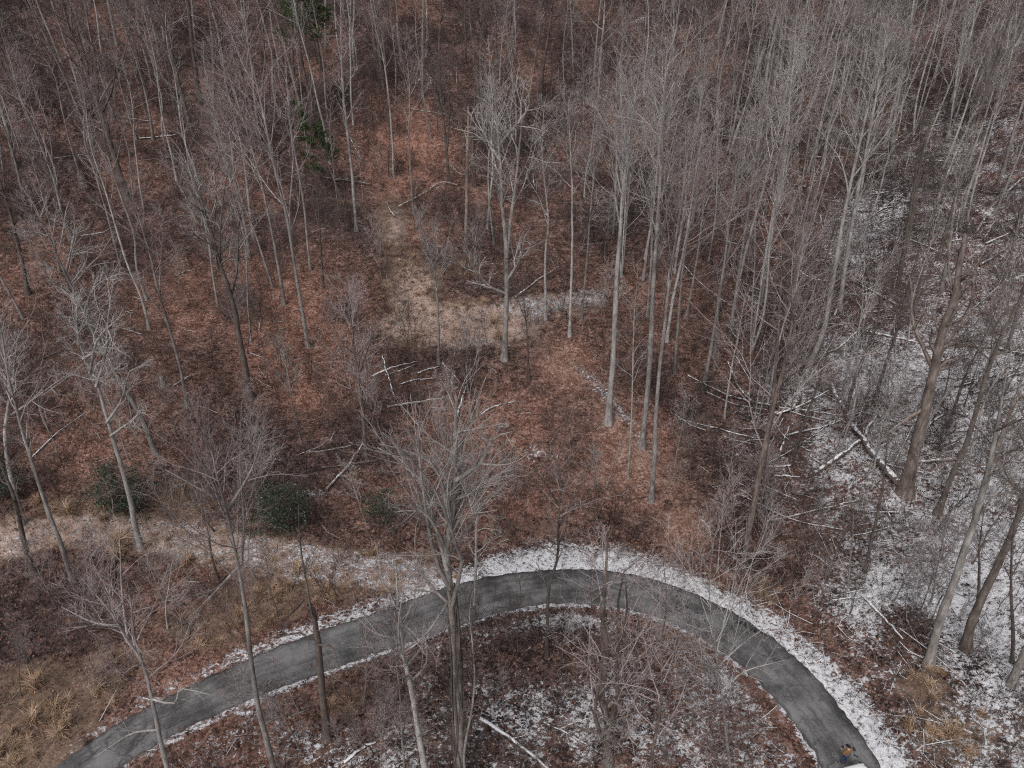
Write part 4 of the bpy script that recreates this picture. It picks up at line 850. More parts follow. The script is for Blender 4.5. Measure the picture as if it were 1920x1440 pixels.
for i, (a, b) in enumerate([((1408, 392), (1418, 372)), ((1412, 394), (1416, 370)), ((1432, 398), (1420, 372)), ((1425, 400), (1418, 368)), ((1438, 402), (1421, 370)), ((1400, 398), (1419, 372))]):
    A = ground_at(*a); T = on_plane(b[0], b[1] - 14, A[1] + .3); P = np.array([A, (A + T) / 2 + np.array([0, 0, .05]), T]); t = Tubes(); t.add((P - A)[None], np.array([[.06, .05, .035]]), 5)
    o = link('leaning_pole', t.mesh('leaning_pole', 'log_bare')); o.location = A; tag(o, ['second', 'third', 'fifth', 'fourth', 'rightmost', 'leftmost'][i] + (' pole' if i > 3 else ' pole from the left') + ' leaning in the A shaped stick pile', 'pole', 'poles of the A shaped stick pile')
rl = np.random.default_rng(91)
for zone, cnt in [((1420, 1920, 230, 560), 42), ((1400, 1920, 540, 1000), 46), ((40, 640, 150, 420), 9), ((640, 1300, 60, 420), 10), ((420, 900, 700, 960), 5)]:
    for q in range(cnt):
        px, py = rl.uniform(zone[0], zone[1]), rl.uniform(zone[2], zone[3]); A = ground_at(px, py); az = rl.uniform(0, math.pi); L = rl.uniform(3, 9); dd = rl.uniform(.10, .26)
        B = A + np.array([math.cos(az), math.sin(az) * .8, 0]) * L; B[2] = h1(B[0], B[1]); qx, qy = project(B[0], B[1], B[2])
        o = log([(px, py), ((px + qx) / 2, (py + qy) / 2), (qx, qy)], dd, ['log_snowy', 'log_dark', 'log_dark', 'log_bare'][int(rl.integers(4))] if zone[0] > 1000 else ['log_dark', 'log_bare', 'stick_bare'][int(rl.integers(3))], 'x', twigs=int(rl.choice([0, 0, 4, 5, 6, 7])), lift=rl.uniform(0, .3), end=rl.choice([0, 0, .6, 1.3]))
        o['group'] = 'deadfall on the slopes'; PLACED.append((o, 'log'))
# white dead stems on the snowy slope, upright stick at the bottom
for pts, dd, lab in [([(1678, 672), (1680, 640), (1676, 610), (1680, 588)], .13, 'bleached twisted white stem standing left of the huge dead tree'), ([(1620, 655), (1619, 625), (1621, 590)], .09, 'bleached straight white stem, leftmost of the two by the dead tree'),
                     ([(1004, 1432), (1007, 1405), (1008, 1378)], .06, 'thin white upright stick beside the long fallen tree at bottom')]:
    A = ground_at(*pts[0]); P = np.array([A] + [on_plane(p[0], p[1], A[1]) for p in pts[1:]]); t = Tubes(); t.add(catmull(P - A, 8)[None], np.linspace(dd / 2, dd / 5, 8)[None], 6)
    o = link('bleached_sapling', t.mesh('bleached_sapling', 'bark_pale')); o.location = A; tag(o, lab, 'sapling')
# a pale hollow stump on the left slope
A = ground_at(306, 724); t = Tubes(); P = np.array([[0, 0, -.1], [0, 0, .3], [.03, 0, .8], [.04, 0, 1.0], [.04, 0, .98], [.03, 0, .6]]); t.add(P[None], np.array([[.24, .19, .17, .16, .11, .10]]), 10)
o = link('hollow_stump', t.mesh('hollow_stump', 'bark_pale')); o.location = A; tag(o, 'short pale hollow stump on the left slope', 'stump')
# vines on the centre tree
base, e, TP, dia = KEY[3]
r = np.random.default_rng(5)
for v in range(9):
    u = np.linspace(0.02, .62, 30); k = u * (len(TP) - 1); P = np.stack([np.interp(k, np.arange(len(TP)), TP[:, c]) for c in range(3)], 1)
    rad = dia / 2 * (1.05 - .7 * u) + .04; a = r.uniform(0, 6.28) + u * r.uniform(-5, 5) + .4 * np.sin(u * 20 + v)
    P[:, 0] += np.cos(a) * rad; P[:, 1] += np.sin(a) * rad; t = Tubes(); t.add(P[None], np.full((1, 30), r.uniform(.025, .06)), 5)
    Q, QR = shoots(r, P[None], np.full((1, 30), .02), 44, .05, 1, 1.1, 1.0, 3, .2, -.02, .006, .4, .4, lens=.8); t.add(Q, QR, 3)
    link('vine', t.mesh('vine', 'bark_dark'), e)

# ------------------------------------------------------------------ each of these trees is told apart by the nearest landmark
LAND = [((238, 375), 'the massive dark spreading tree'), ((332, 190), 'the red brown leaning dead trunk'), ((585, 120), 'the green pine at the top edge'), ((622, 360), 'the drooping green pine'), ((470, 748), 'the large dark fan crowned tree'),
        ((578, 652), 'the pale double stem'), ((264, 1030), 'the pale Y forked tree'), ((40, 985), 'the pale tree with a long limb'), ((350, 762), 'the leaning pinkish grey tree'), ((530, 1000), 'the round holly'), ((686, 855), 'the purple twig cloud tree'),
        ((52, 552), 'the dark trunk at the left edge'), ((738, 333), 'the slim pale tree on rust leaves'), ((842, 343), 'the dark forked tree'), ((873, 470), 'the splintered pale snag'), ((945, 675), 'the twin stemmed clearing tree'), ((822, 682), 'the goblet shaped clearing tree'),
        ((1060, 610), 'the snowy end of the clearing'), ((1140, 795), 'the stout pale trunk'), ((1203, 840), 'the tall grey straight tree'), ((1220, 940), 'the grey tree nearest the bend'), ((1318, 735), 'the grey tree bordering the snow'), ((1415, 400), 'the A shaped stick pile'),
        ((1428, 532), 'the pale tree by the stick pile'), ((1508, 702), 'the curving pale tree'), ((1575, 580), 'the pale straight tree on red leaves'), ((1697, 925), 'the huge ragged dead tree'), ((1600, 830), 'the crossed logs'), ((1683, 540), 'the dark straight trunk on snow'), ((1765, 548), 'the grey trunk behind the dead tree'),
        ((1870, 380), 'the long splintered log'), ((1690, 260), 'the dark slanting log'), ((1395, 1070), 'the dark footed twin tree'), ((1592, 1098), 'the little tree in open snow'), ((1742, 1247), 'the leaning grey trunk near the road'), ((1812, 1218), 'the dark leaning tree on snow'),
        ((866, 1475), 'the vine wrapped tree'), ((1142, 1432), 'the gnarled many stemmed tree'), ((1025, 1232), 'the slender tree with an elbow'), ((612, 1385), 'the broken dark trunk'), ((330, 1500), 'the pale crooked tree'), ((520, 1465), 'the pink fan crowned tree'), ((1375, 1490), 'the slim tree over the road'),
        ((313, 1180), 'the small pale tree in dry grass'), ((500, 1130), 'the tan grass bank'), ((1205, 42), 'the small snow patch at the top'), ((790, 160), 'the faint snow streak up the slope'), ((1445, 95), 'the bright leaning log high up'), ((925, 766), 'the bent pale log'), ((620, 845), 'the lone straight log'),
        ((60, 1040), 'the left end of the grassy track'), ((1110, 170), 'the snowy streak at the top middle')]
LOOK = {'pale': 'slim pale grey tree', 'pink': 'pinkish grey tree', 'dark': 'dark barked tree', 'pole': 'thin pole tree', 'sap': 'twiggy sapling', 'log': 'slender fallen log'}
ORD = ['nearest', 'second', 'third', 'fourth', 'fifth', 'sixth', 'seventh', 'eighth', 'ninth', 'tenth', 'eleventh', 'twelfth', 'thirteenth', 'fourteenth', 'fifteenth', 'sixteenth', 'seventeenth', 'eighteenth', 'nineteenth', 'twentieth']
cells = {}
for e, kind in PLACED:
    px, py = project(e.location.x, e.location.y, e.location.z)
    L = min(LAND, key=lambda l: (l[0][0] - px) ** 2 + (1.3 * (l[0][1] - py)) ** 2); dx, dy = px - L[0][0], (py - L[0][1]) * 1.3
    side = ('right of' if dx > 0 else 'left of') if abs(dx) > abs(dy) else ('downhill of' if dy > 0 else 'uphill of')
    cells.setdefault((kind, side, L[1]), []).append((dx * dx + dy * dy, e))
for (kind, side, lm), v in cells.items():
    for r_, (_, e) in enumerate(sorted(v, key=lambda q: q[0])): e['label'] = f"{LOOK[kind]}, {ORD[min(r_, 19)]} one {side} {lm}"

# ------------------------------------------------------------------ undergrowth, dry grass, litter (nobody could count these)
def scatter(name, label, protos, pts, rots, scls):
    """one object of many small plants, instanced on points"""
    me = bpy.data.meshes.new(name); me.vertices.add(len(pts)); me.vertices.foreach_set('co', np.asarray(pts, np.float32).ravel())
    a = me.attributes.new('rot', 'FLOAT_VECTOR', 'POINT'); a.data.foreach_set('vector', np.asarray(rots, np.float32).ravel())
    a = me.attributes.new('scl', 'FLOAT', 'POINT'); a.data.foreach_set('value', np.asarray(scls, np.float32))
    o = link(name, me); tag(o, label, kind='stuff')
    g = bpy.data.node_groups.new(name, 'GeometryNodeTree'); g.interface.new_socket('Geometry', in_out='INPUT', socket_type='NodeSocketGeometry'); g.interface.new_socket('Geometry', in_out='OUTPUT', socket_type='NodeSocketGeometry')
    gi = g.nodes.new('NodeGroupInput'); go = g.nodes.new('NodeGroupOutput'); L = g.links
    join = g.nodes.new('GeometryNodeJoinGeometry')
    for pr in protos:
        q = g.nodes.new('GeometryNodeObjectInfo'); q.inputs['Object'].default_value = pr; L.new(q.outputs['Geometry'], join.inputs[0])
    # every plant is its own instance choice
    ig = g.nodes.new('GeometryNodeGeometryToInstance'); insts = g.nodes.new('GeometryNodeJoinGeometry')
    for pr in protos:
        q = g.nodes.new('GeometryNodeObjectInfo'); q.inputs['Object'].default_value = pr; q.inputs['As Instance'].default_value = True; L.new(q.outputs['Geometry'], insts.inputs[0])
    iop = g.nodes.new('GeometryNodeInstanceOnPoints'); L.new(gi.outputs[0], iop.inputs['Points']); L.new(insts.outputs[0], iop.inputs['Instance']); iop.inputs['Pick Instance'].default_value = True
    nr = g.nodes.new('GeometryNodeInputNamedAttribute'); nr.data_type = 'FLOAT_VECTOR'; nr.inputs['Name'].default_value = 'rot'; L.new(nr.outputs[0], iop.inputs['Rotation'])
    ns = g.nodes.new('GeometryNodeInputNamedAttribute'); ns.data_type = 'FLOAT'; ns.inputs['Name'].default_value = 'scl'; L.new(ns.outputs[0], iop.inputs['Scale'])
    L.new(iop.outputs[0], go.inputs[0])
    o.modifiers.new('scatter', 'NODES').node_group = g
    return o
def hidden_proto(name, me): return bpy.data.objects.new(name, me)
def brush_mesh(seed, n, H, mat, spread=.35, kids=5):
    rng = np.random.default_rng(seed); az = rng.uniform(0, 6.28, n); tl = np.abs(rng.normal(0, spread, n)); L = H * rng.uniform(.5, 1.1, n)
    D = np.c_[np.cos(az) * np.sin(tl), np.sin(az) * np.sin(tl), np.cos(tl)]; p = np.c_[rng.normal(0, .18, (n, 2)), np.full(n, -.05)]; out = [p]
    for s_ in range(4): D = nrm(D + rng.normal(0, .13, D.shape)); p = p + D * (L / 4)[:, None]; out.append(p)
    P = np.stack(out, 1); R = np.tile(np.linspace(.011, .005, 5), (n, 1)); t = Tubes(); t.add(P, R, 3)
    B, BR = shoots(rng, P, R, kids, .25, 1, .65, .45, 3, .15, .02, .0045); t.add(B, BR, 3)
    C, CR = shoots(rng, B, BR, 3, .3, 1, .6, .5, 2, .12, 0, .004); t.add(C, CR, 3)
    return t.mesh('brush', mat)
def grass_mesh(seed, n, H, R0=.25):
    rng = np.random.default_rng(seed); az = rng.uniform(0, 6.28, n); L = H * rng.uniform(.5, 1.15, n); tl = np.abs(rng.normal(.25, .3, n))
    p = np.c_[rng.normal(0, R0, (n, 2)), np.full(n, -.03)]; D = np.c_[np.cos(az) * np.sin(tl), np.sin(az) * np.sin(tl), np.cos(tl)]; side = np.c_[-np.sin(az), np.cos(az), np.zeros(n)]
    rows = []
    for s_ in range(4):
        w = [.013, .013, .010, .003][s_]; rows.append((p - side * w, p + side * w)); p = p + D * (L / 3)[:, None]; D = nrm(D + np.c_[np.cos(az) * .35, np.sin(az) * .35, np.full(n, -.38)])
    V = np.stack([x for rr in rows for x in rr], 1).reshape(-1, 3); F = []
    b = (np.arange(n) * 8)[:, None]
    F = np.concatenate([b + np.array([[2 * s_, 2 * s_ + 1, 2 * s_ + 3, 2 * s_ + 2]]) for s_ in range(3)])
    return mesh_np('grass_tuft', V, F, 'dry_grass', False)
def mesh_z(x, y):
    ix = np.clip(np.searchsorted(ax, x) - 1, 0, nx_ - 2); iy = np.clip(np.searchsorted(ay, y) - 1, 0, ny_ - 2)
    u = (x - ax[ix]) / (ax[ix + 1] - ax[ix]); v = (y - ay[iy]) / (ay[iy + 1] - ay[iy])
    return mz2[iy, ix] * (1 - u) * (1 - v) + mz2[iy, ix + 1] * u * (1 - v) + mz2[iy + 1, ix] * (1 - u) * v + mz2[iy + 1, ix + 1] * u * v
def sample_ground(n, wfun, rng, ymax=150):
    """random spots on the ground in and around the view, thinned by wfun"""
    X = rng.uniform(-110, 110, n * 8); Y = 14 + (ymax - 14) * rng.uniform(0, 1, n * 8) ** 1.0
    Z = hg(X, Y); px, py = project(X, Y, Z)
    m = (px > -120) & (px < 2040) & (py > -30) & (py < 1620); X, Y, Z, px, py = X[m], Y[m], Z[m], px[m], py[m]
    w = wfun(X, Y, Z, px, py); k = rng.uniform(0, 1, len(X)) < w; X, Y = X[k][:n], Y[k][:n]
    return np.c_[X, Y, mesh_z(X, Y)]
rg = np.random.default_rng(77)
BR = [hidden_proto('brush', brush_mesh(200 + i, 9, 1.5 + .35 * i, 'brush_twig' if i < 4 else 'brush_dark')) for i in range(6)]
def w_brush(X, Y, Z, px, py):
    s, g_, r_ = masks(X, Y, Z); dt = dist_poly(X, Y, TRAIL); dl = dist_poly(X, Y, LANE); dr = dist_poly(X, Y, RCs); dc = dist_poly(X, Y, CLEAR)
    cl = np.clip(.45 + .75 * np.sin(X * .31 + 1.7 * np.sin(Y * .21)) * np.sin(Y * .27 + X * .09), 0, 1)
    w = (.10 + .80 * cl) * (1 - .55 * r_) * np.where(py < 470, 1.6, 1.0) * (1 - 1.1 * np.clip(s, 0, .8)) * sstep(2.2, 4.5, dr) * sstep(1.8, 4, dl) * sstep(2.0, 4, dt) * sstep(2.0, 4, dc) * (1 - .95 * np.clip(1.3 * shelf_mask(X, Y), 0, 1))
    for b in [(1010, 1225, 120, 55, 1.0), (1180, 1330, 60, 60, .5), (700, 600, 60, 120, .5), (1440, 1080, 80, 60, .8), (1690, 1180, 60, 60, .8), (80, 1150, 110, 70, .8), (660, 960, 160, 60, .6), (1180, 610, 90, 30, .7), (880, 530, 60, 25, .8), (1560, 640, 90, 40, .7), (1650, 770, 110, 50, .6), (1700, 450, 150, 60, .5), (1800, 300, 140, 100, .5), (1390, 900, 50, 70, .8), (1640, 1000, 60, 40, .7), (1620, 560, 120, 40, .8), (1560, 720, 60, 60, .8), (1500, 620, 70, 70, .8), (1750, 800, 60, 60, .7), (1450, 700, 50, 90, .8), (1880, 480, 60, 60, .7), (1780, 1000, 60, 40, .6)]: w = np.maximum(w, blob(px, py, *b))
    return np.clip(w, 0, 1) * np.clip(Y / 45, .6, 1)
P = sample_ground(10500, w_brush, rg, 190)
scatter('undergrowth', 'fine purple brown twigs of low brush across the woodland floor', BR, P, np.c_[rg.normal(0, .1, (len(P), 2)), rg.uniform(0, 6.28, len(P))], np.clip(rg.lognormal(-.25, .45, len(P)), .3, 1.9))
GT = [hidden_proto('grass_tuft', grass_mesh(300 + i, 95, .85 + .2 * i, .14)) for i in range(3)]
def w_grass(X, Y, Z, px, py):
    cl = np.clip(.45 + .9 * np.sin(X * 1.1 + 2 * np.sin(Y * .7)) * np.sin(Y * .9 + X * .4), .08, 1) * np.where((px > 600) & (px < 1100) & (py > 350) & (py < 680), .35, 1)
    s, g_, r_ = masks(X, Y, Z); dr = dist_poly(X, Y, RCs); dl = dist_poly(X, Y, LANE)
    return cl * np.clip((g_ - .28) * 1.6, 0, 1) * sstep(2.0, 3.0, dr) * (.25 + .75 * sstep(.6, 1.6, dl))
P = sample_ground(6500, w_grass, rg, 100)
scatter('dry_grass', 'tufts of tan dry grass along the track, road banks and clearing', GT, P, np.c_[rg.normal(0, .3, (len(P), 2)), rg.uniform(0, 6.28, len(P))], np.clip(rg.lognormal(-.5, .4, len(P)), .25, 1.3))
ST_ = [hidden_proto('stubble', brush_mesh(260 + i, 6, .75, 'brush_dark' if i else 'brush_twig', .55, 4)) for i in range(3)]
P = sample_ground(6500, lambda X, Y, Z, px, py: np.clip(masks(X, Y, Z)[0] * 1.6, .1, 1) * sstep(2.0, 3.2, dist_poly(X, Y, RCs)), rg, 110)
scatter('undergrowth', 'short dark stems poking through the thin snow', ST_, P, np.c_[rg.normal(0, .2, (len(P), 2)), rg.uniform(0, 6.28, len(P))], rg.uniform(.4, 1.2, len(P)))
# fallen twigs lying everywhere
P = sample_ground(13000, lambda X, Y, Z, px, py: sstep(2.3, 3.5, dist_poly(X, Y, RCs)) * (.25 + .75 * sstep(1250, 1500, px)) * sstep(1.5, 3, dist_poly(X, Y, TRAIL)) * sstep(1.5, 3, dist_poly(X, Y, LANE)), rg, 150)
n = len(P); az = rg.uniform(0, 6.28, n); L = rg.lognormal(-.1, .55, n) * 1.1; dv = np.c_[np.cos(az), np.sin(az)] * (L / 2)[:, None]
a0 = P[:, :2] - dv; a2 = P[:, :2] + dv; am = P[:, :2] + rg.normal(0, .08, (n, 2)) * L[:, None]
rad = np.clip(.014 * L ** .6 * rg.uniform(.6, 1.6, n), .008, .06)
Q = np.stack([np.c_[a, mesh_z(a[:, 0], a[:, 1]) + rad + rg.uniform(0, .12, n) * L] for a in (a0, am, a2)], 1)
t = Tubes(); half = rg.uniform(0, 1, n) < np.where(project(P[:, 0], P[:, 1], P[:, 2])[0] > 1330, .6, .12)
t.add(Q[half], rad[half, None] * np.array([[1.1, 1, .5]]), 4)
tag(link('twig_litter', t.mesh('twig_litter', 'log_snowy')), 'fallen sticks and twigs strewn over the woodland floor', kind='stuff')
t = Tubes(); t.add(Q[~half], rad[~half, None] * np.array([[1.1, 1, .5]]), 4)
tag(link('twig_litter', t.mesh('twig_litter', 'stick_bare')), 'bare grey sticks strewn over the woodland floor', kind='stuff')
# loose dead leaves
P = sample_ground(90000, lambda X, Y, Z, px, py: sstep(1.7, 2.4, dist_poly(X, Y, RCs)) * (.35 + .65 * masks(X, Y, Z)[2]) * np.clip(1.25 - 1.5 * masks(X, Y, Z)[0], .03, 1), rg, 85)
LD = sample_ground(1900, lambda X, Y, Z, px, py: (dist_poly(X, Y, RCs) < 1.75) * np.clip((dist_poly(X, Y, RCs) / 1.7) ** 3, .06, 1) * np.where(px < 900, 1, .4), rg, 45); LD[:, 2] = .05; P = np.vstack([P, LD])
n = len(P); nrmv = nrm(np.c_[rg.normal(0, .45, (n, 2)), np.ones(n)]); b1 = nrm(np.cross(nrmv, rg.normal(0, 1, (n, 3)))); b2 = np.cross(nrmv, b1); s = rg.uniform(.05, .11, (n, 1)); P = P + np.array([0, 0, .03])
V = np.stack([P - b1 * s, P + b2 * s * .6, P + b1 * s + nrmv * s * .3, P - b2 * s * .6], 1).reshape(-1, 3)
tag(link('leaf_litter', mesh_np('leaf_litter', V, np.arange(n * 4).reshape(-1, 4), 'leaf_litter', False)), 'loose curled brown leaves lying over the woodland floor', kind='stuff')

# ------------------------------------------------------------------ the person on the road
def skin_mesh(name, verts, edges, radii, mat, root=0, sub=2):
    me = bpy.data.meshes.new(name); me.from_pydata([Vector(v) for v in verts], edges, []); me.materials.append(MATS[mat])
    o = bpy.data.objects.new(name, me); COL.objects.link(o)
    sk = o.modifiers.new('skin', 'SKIN'); sk.use_smooth_shade = True
    for i, rr in enumerate(radii):
        me.skin_vertices[0].data[i].radius = (rr, rr) if isinstance(rr, (int, float)) else rr
    me.skin_vertices[0].data[root].use_root = True
    sb = o.modifiers.new('sub', 'SUBSURF'); sb.levels = sub; sb.render_levels = sub
    return o
def person():
    fx, fy = flat(1580, 1434)
    root = empty('person', (fx, fy, .06)); root.scale = (.93, .93, .93); root.rotation_euler = (0, 0, math.radians(24))
    tag(root, 'person in tan jacket, blue jeans and black cap holding a remote control on the road', 'person')
    v = []; e = []; r = []
    def jt(p, rad, par=None):
        v.append(p); r.append(rad); i = len(v) - 1
        if par is not None: e.append((par, i))
        return i
    pel = jt((0, 0, .98), .13); wa = jt((0, .0, 1.14), .12, pel); ch = jt((0, -.01, 1.34), .14, wa); nk = jt((0, .02, 1.50), .06, ch); hd0 = jt((0, .06, 1.58), .075, nk); hd1 = jt((0, .075, 1.67), .092, hd0); hd2 = jt((0, .06, 1.76), .06, hd1)
    jt((0, .165, 1.635), .014, hd1)  # nose
    hands = {}
    for s in (-1, 1):
        sh = jt((s * .19, -.01, 1.43), .065, ch); el = jt((s * .29, .03, 1.17), .05, sh); wr = jt((s * .15, .27, 1.16), .033, el); pm = jt((s * .125, .34, 1.165), .034, wr)
        for k_ in range(4):
            f1 = jt((s * (.115 - .0), .37 + .004 * k_, 1.19 - .018 * k_), .0105, pm); f2 = jt((s * .085, .40 + .003 * k_, 1.188 - .018 * k_), .0095, f1); jt((s * .06, .395, 1.186 - .018 * k_), .0085, f2)
        t1 = jt((s * .10, .33, 1.195), .012, pm); jt((s * .08, .355, 1.205), .010, t1)
        hp = jt((s * .10, 0, .93), .095, pel); kn = jt((s * .13, .03 + .05 * (s < 0), .52), .06, hp); an = jt((s * .16, -.02 + .06 * (s < 0), .10), .042, kn); jt((s * .18, .12 + .06 * (s < 0), .045), .04, an)
    body = skin_mesh('body', v, e, r, 'skin'); body.parent = root
    def shell(name, sel, mat, grow):
        ids = sorted(sel); mp = {i: k_ for k_, i in enumerate(ids)}
        o = skin_mesh(name, [v[i] for i in ids], [(mp[a], mp[b]) for a, b in e if a in mp and b in mp], [r[i] + grow for i in ids], mat); o.parent = root
    up = [i for i, p in enumerate(v) if (abs(p[0]) > .14 and 1.1 < p[2] < 1.45 and p[1] < .30) or i in (pel, wa, ch)]
    shell('jacket', up, 'jacket', .04)
    lo = [i for i, p in enumerate(v) if p[2] < .99 and p[2] > .08]; shell('jeans', lo, 'denim', .018)
    for s in (-1, 1):
        o = skin_mesh('boot', [(s * .16, -.04 + .06 * (s < 0), .05), (s * .17, .06 + .06 * (s < 0), .045), (s * .185, .16 + .06 * (s < 0), .04)], [(0, 1), (1, 2)], [.055, .055, .045], 'boot'); o.parent = root
    cap = bpy.data.meshes.new('cap'); bm = bmesh.new(); bmesh.ops.create_uvsphere(bm, u_segments=20, v_segments=12, radius=.115)
    bmesh.ops.delete(bm, geom=[q for q in bm.verts if q.co.z < -.01], context='VERTS')
    for q in bm.verts: q.co.z *= .95; q.co.y *= 1.1
    br = [bm.verts.new((math.cos(a) * .09, .09 + math.sin(a) * .10, -.005)) for a in np.linspace(0, math.pi, 9)]; bm.faces.new(br)
    bm.to_mesh(cap); bm.free(); cap.materials.append(MATS['black_cloth']); o = link('cap', cap, root); o.location = (0, .065, 1.70)
    # the remote control it holds is a thing of its own
    c = empty('remote_control', (0, 0, 0)); tag(c, 'black hand held remote control in the hands of the person on the road', 'remote')
    M = Matrix.Translation(root.location) @ Matrix.Rotation(math.radians(24), 4, 'Z')
    c.matrix_world = M @ Matrix.Scale(.93, 4) @ Matrix.Translation((0, .375, 1.18))
    bm = bmesh.new(); bmesh.ops.create_cube(bm, size=1); 
    for q in bm.verts: q.co.x *= .19; q.co.y *= .10; q.co.z *= .03
    bmesh.ops.bevel(bm, geom=bm.edges[:], offset=.012, segments=2, affect='EDGES'); me = bpy.data.meshes.new('case'); bm.to_mesh(me); bm.free(); me.materials.append(MATS['black_plastic']); link('case', me, c)
    bm = bmesh.new(); bmesh.ops.create_cube(bm, size=1)
    for q in bm.verts: q.co.x *= .14; q.co.y *= .008; q.co.z *= .085
    bmesh.ops.bevel(bm, geom=bm.edges[:], offset=.003, segments=1, affect='EDGES'); me = bpy.data.meshes.new('screen'); bm.to_mesh(me); bm.free(); me.materials.append(MATS['black_plastic']); o = link('screen', me, c); o.location = (0, .06, .05)
    for s in (-1, 1):
        t = Tubes(); t.add(np.array([[[s * .06, -.01, .01], [s * .06, -.01, .03]]]), np.array([[.008, .008]]), 6); link('stick', t.mesh('stick', 'black_plastic'), c)
person()

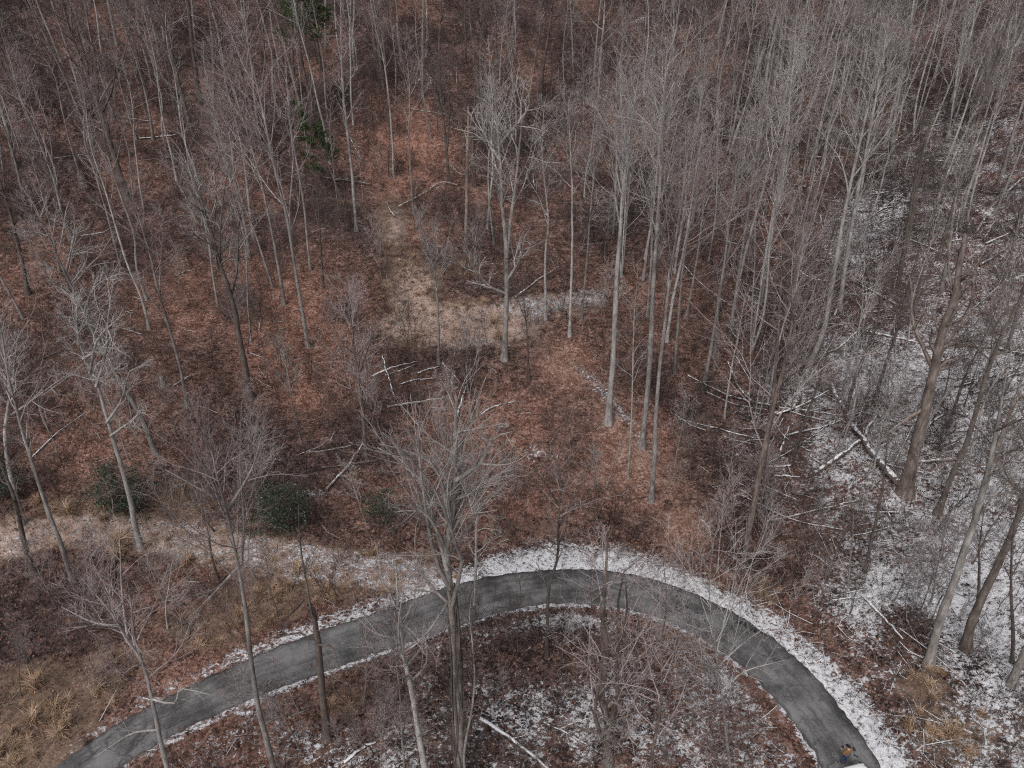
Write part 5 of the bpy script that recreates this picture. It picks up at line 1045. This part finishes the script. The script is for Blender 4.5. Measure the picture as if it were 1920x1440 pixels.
# ------------------------------------------------------------------ the white car at the lower edge
def car():
    fx, fy = flat(1590, 1452)
    # nose of the car (0.75 m up) just enters the frame
    hd = math.radians(14)
    root = empty('parked_car', (fx + math.sin(hd) * 2.1, fy - math.cos(hd) * 2.1 + .10, .06)); root.rotation_euler = (0, 0, hd)
    tag(root, 'white car whose front just shows at the bottom edge behind the person', 'car')
    # lofted body: (y, half width low, half width belt, z sill, z belt/top)
    st = [(2.10, .55, .50, .42, .62), (2.02, .74, .68, .30, .74), (1.75, .84, .78, .26, .84), (1.2, .88, .82, .25, .93), (.75, .89, .84, .25, .98), (-.6, .90, .86, .25, 1.0), (-1.6, .89, .84, .26, 1.0), (-2.0, .82, .76, .30, .95), (-2.12, .70, .66, .40, .85)]
    bm = bmesh.new(); rings = []
    for y, a, b, z0, z1 in st:
        q = [(-a * .9, z0), (-a, z0 + .15), (-a * 1.01, (z0 + z1) / 2), (-b, z1 - .06), (-b * .85, z1), (0, z1 + .03), (b * .85, z1), (b, z1 - .06), (a * 1.01, (z0 + z1) / 2), (a, z0 + .15), (a * .9, z0)]
        rings.append([bm.verts.new((x, y, z)) for x, z in q])
    for A, B in zip(rings[:-1], rings[1:]):
        for i in range(len(A) - 1): bm.faces.new((A[i], A[i + 1], B[i + 1], B[i]))
        bm.faces.new((A[-1], A[0], B[0], B[-1]))
    bm.faces.new(rings[0]); bm.faces.new(rings[-1][::-1]); bmesh.ops.recalc_face_normals(bm, faces=bm.faces)
    def put(name, bm, mat, sub=0, par=root):
        me = bpy.data.meshes.new(name); bm.to_mesh(me); bm.free(); me.materials.append(MATS[mat])
        for p in me.polygons: p.use_smooth = sub > 0
        o = link(name, me, par)
        if sub: m = o.modifiers.new('s', 'SUBSURF'); m.levels = m.render_levels = sub
        return o
    body = put('body', bm, 'car_paint', 2)
    def panel(name, pts, mat, th=.012, par=root):
        b_ = bmesh.new(); f = b_.faces.new([b_.verts.new(p) for p in pts]); n_ = f.normal if f.normal.length else Vector((0, 0, 1)); b_.normal_update(); n_ = f.normal.copy()
        ex = bmesh.ops.extrude_face_region(b_, geom=[f]); bmesh.ops.translate(b_, verts=[g for g in ex['geom'] if isinstance(g, bmesh.types.BMVert)], vec=n_ * th); bmesh.ops.recalc_face_normals(b_, faces=b_.faces)
        return put(name, b_, mat, 0, par)
    wb, wt, zb, zt = .80, .60, .98, 1.47
    yA, yB, yC, yD = .85, .15, -1.45, -1.95   # windscreen foot, roof front, roof rear, tail foot
    b_ = bmesh.new(); lo = [(-wb, yA), (wb, yA), (wb, yD), (-wb, yD)]; hi = [(-wt, yB), (wt, yB), (wt, yC), (-wt, yC)]
    L_ = [b_.verts.new((x, y, zb - .06)) for x, y in lo]; T_ = [b_.verts.new((x, y, zt)) for x, y in hi]
    for i in range(4): b_.faces.new((L_[i], L_[(i + 1) % 4], T_[(i + 1) % 4], T_[i]))
    b_.faces.new(T_); bmesh.ops.recalc_face_normals(b_, faces=b_.faces); bmesh.ops.bevel(b_, geom=b_.edges[:], offset=.05, segments=3, affect='EDGES')
    put('roof', b_, 'car_paint')
    lerp = lambda A, B, t: tuple(a + (b - a) * t for a, b in zip(A, B))
    def glass(A, B, C, D, name, m=.1):
        q = [lerp(lerp(A, B, m), lerp(D, C, m), m), lerp(lerp(A, B, 1 - m), lerp(D, C, 1 - m), m), lerp(lerp(A, B, 1 - m), lerp(D, C, 1 - m), 1 - m), lerp(lerp(A, B, m), lerp(D, C, m), 1 - m)]; panel(name, q, 'car_glass', .006)
    glass((-wb, yA, zb), (wb, yA, zb), (wt, yB, zt), (-wt, yB, zt), 'windscreen'); glass((wb, yD, zb), (-wb, yD, zb), (-wt, yC, zt), (wt, yC, zt), 'rear_window')
    ym = -.65
    for s in (-1, 1):
        for y0, y1, t0, t1 in ((yA, ym, yB, ym), (ym, yD, ym, yC)):
            A, B, C_, D_ = (s * wb, y0, zb), (s * wb, y1, zb), (s * wt, t1, zt), (s * wt, t0, zt)
            if s > 0: A, B, C_, D_ = A, B, C_, D_
            else: A, B, C_, D_ = B, A, D_, C_
            glass(A, B, C_, D_, 'side_window', .09)
        b_ = bmesh.new(); bmesh.ops.create_uvsphere(b_, u_segments=12, v_segments=8, radius=1); bmesh.ops.scale(b_, verts=b_.verts, vec=(.12, .06, .075)); bmesh.ops.translate(b_, verts=b_.verts, vec=(s * .99, .72, 1.02)); put('mirror', b_, 'car_paint', 1)
        panel('headlight', [(s * .42, 2.075, .60), (s * .70, 1.99, .66), (s * .72, 1.90, .76), (s * .42, 2.03, .70)] if s < 0 else [(s * .42, 2.03, .70), (s * .72, 1.90, .76), (s * .70, 1.99, .66), (s * .42, 2.075, .60)], 'lamp_glass', .02)
        panel('tail_light', [(s * .5, -2.10, .70), (s * .74, -2.02, .70), (s * .74, -2.02, .85), (s * .5, -2.10, .85)], 'tail_red', .02)
        for y in (1.30, -1.32):
            w = empty('wheel', (s * .82, y, .31)); w.parent = root
            t = Tubes(); a = np.linspace(0, 2 * math.pi, 25); t.add(np.stack([np.zeros(25), np.cos(a) * .25, np.sin(a) * .25], 1)[None], np.full((1, 25), .085), 8); link('tyre', t.mesh('tyre', 'rubber'), w)
            b_ = bmesh.new(); bmesh.ops.create_cone(b_, cap_ends=True, segments=20, radius1=.19, radius2=.17, depth=.12); bmesh.ops.rotate(b_, verts=b_.verts, matrix=Matrix.Rotation(math.pi / 2, 3, 'Y')); put('rim', b_, 'alloy', 0, w)
    panel('grille', [(-.36, 2.09, .48), (.36, 2.09, .48), (.36, 2.08, .58), (-.36, 2.08, .58)], 'black_plastic', .02)
    panel('number_plate', [(.2, -2.125, .60), (-.2, -2.125, .60), (-.2, -2.12, .70), (.2, -2.12, .70)], 'plate', .01)
car()
print('objects', len(bpy.data.objects), 'tris', sum(len(m.loops) - 2 * len(m.polygons) for m in bpy.data.meshes))
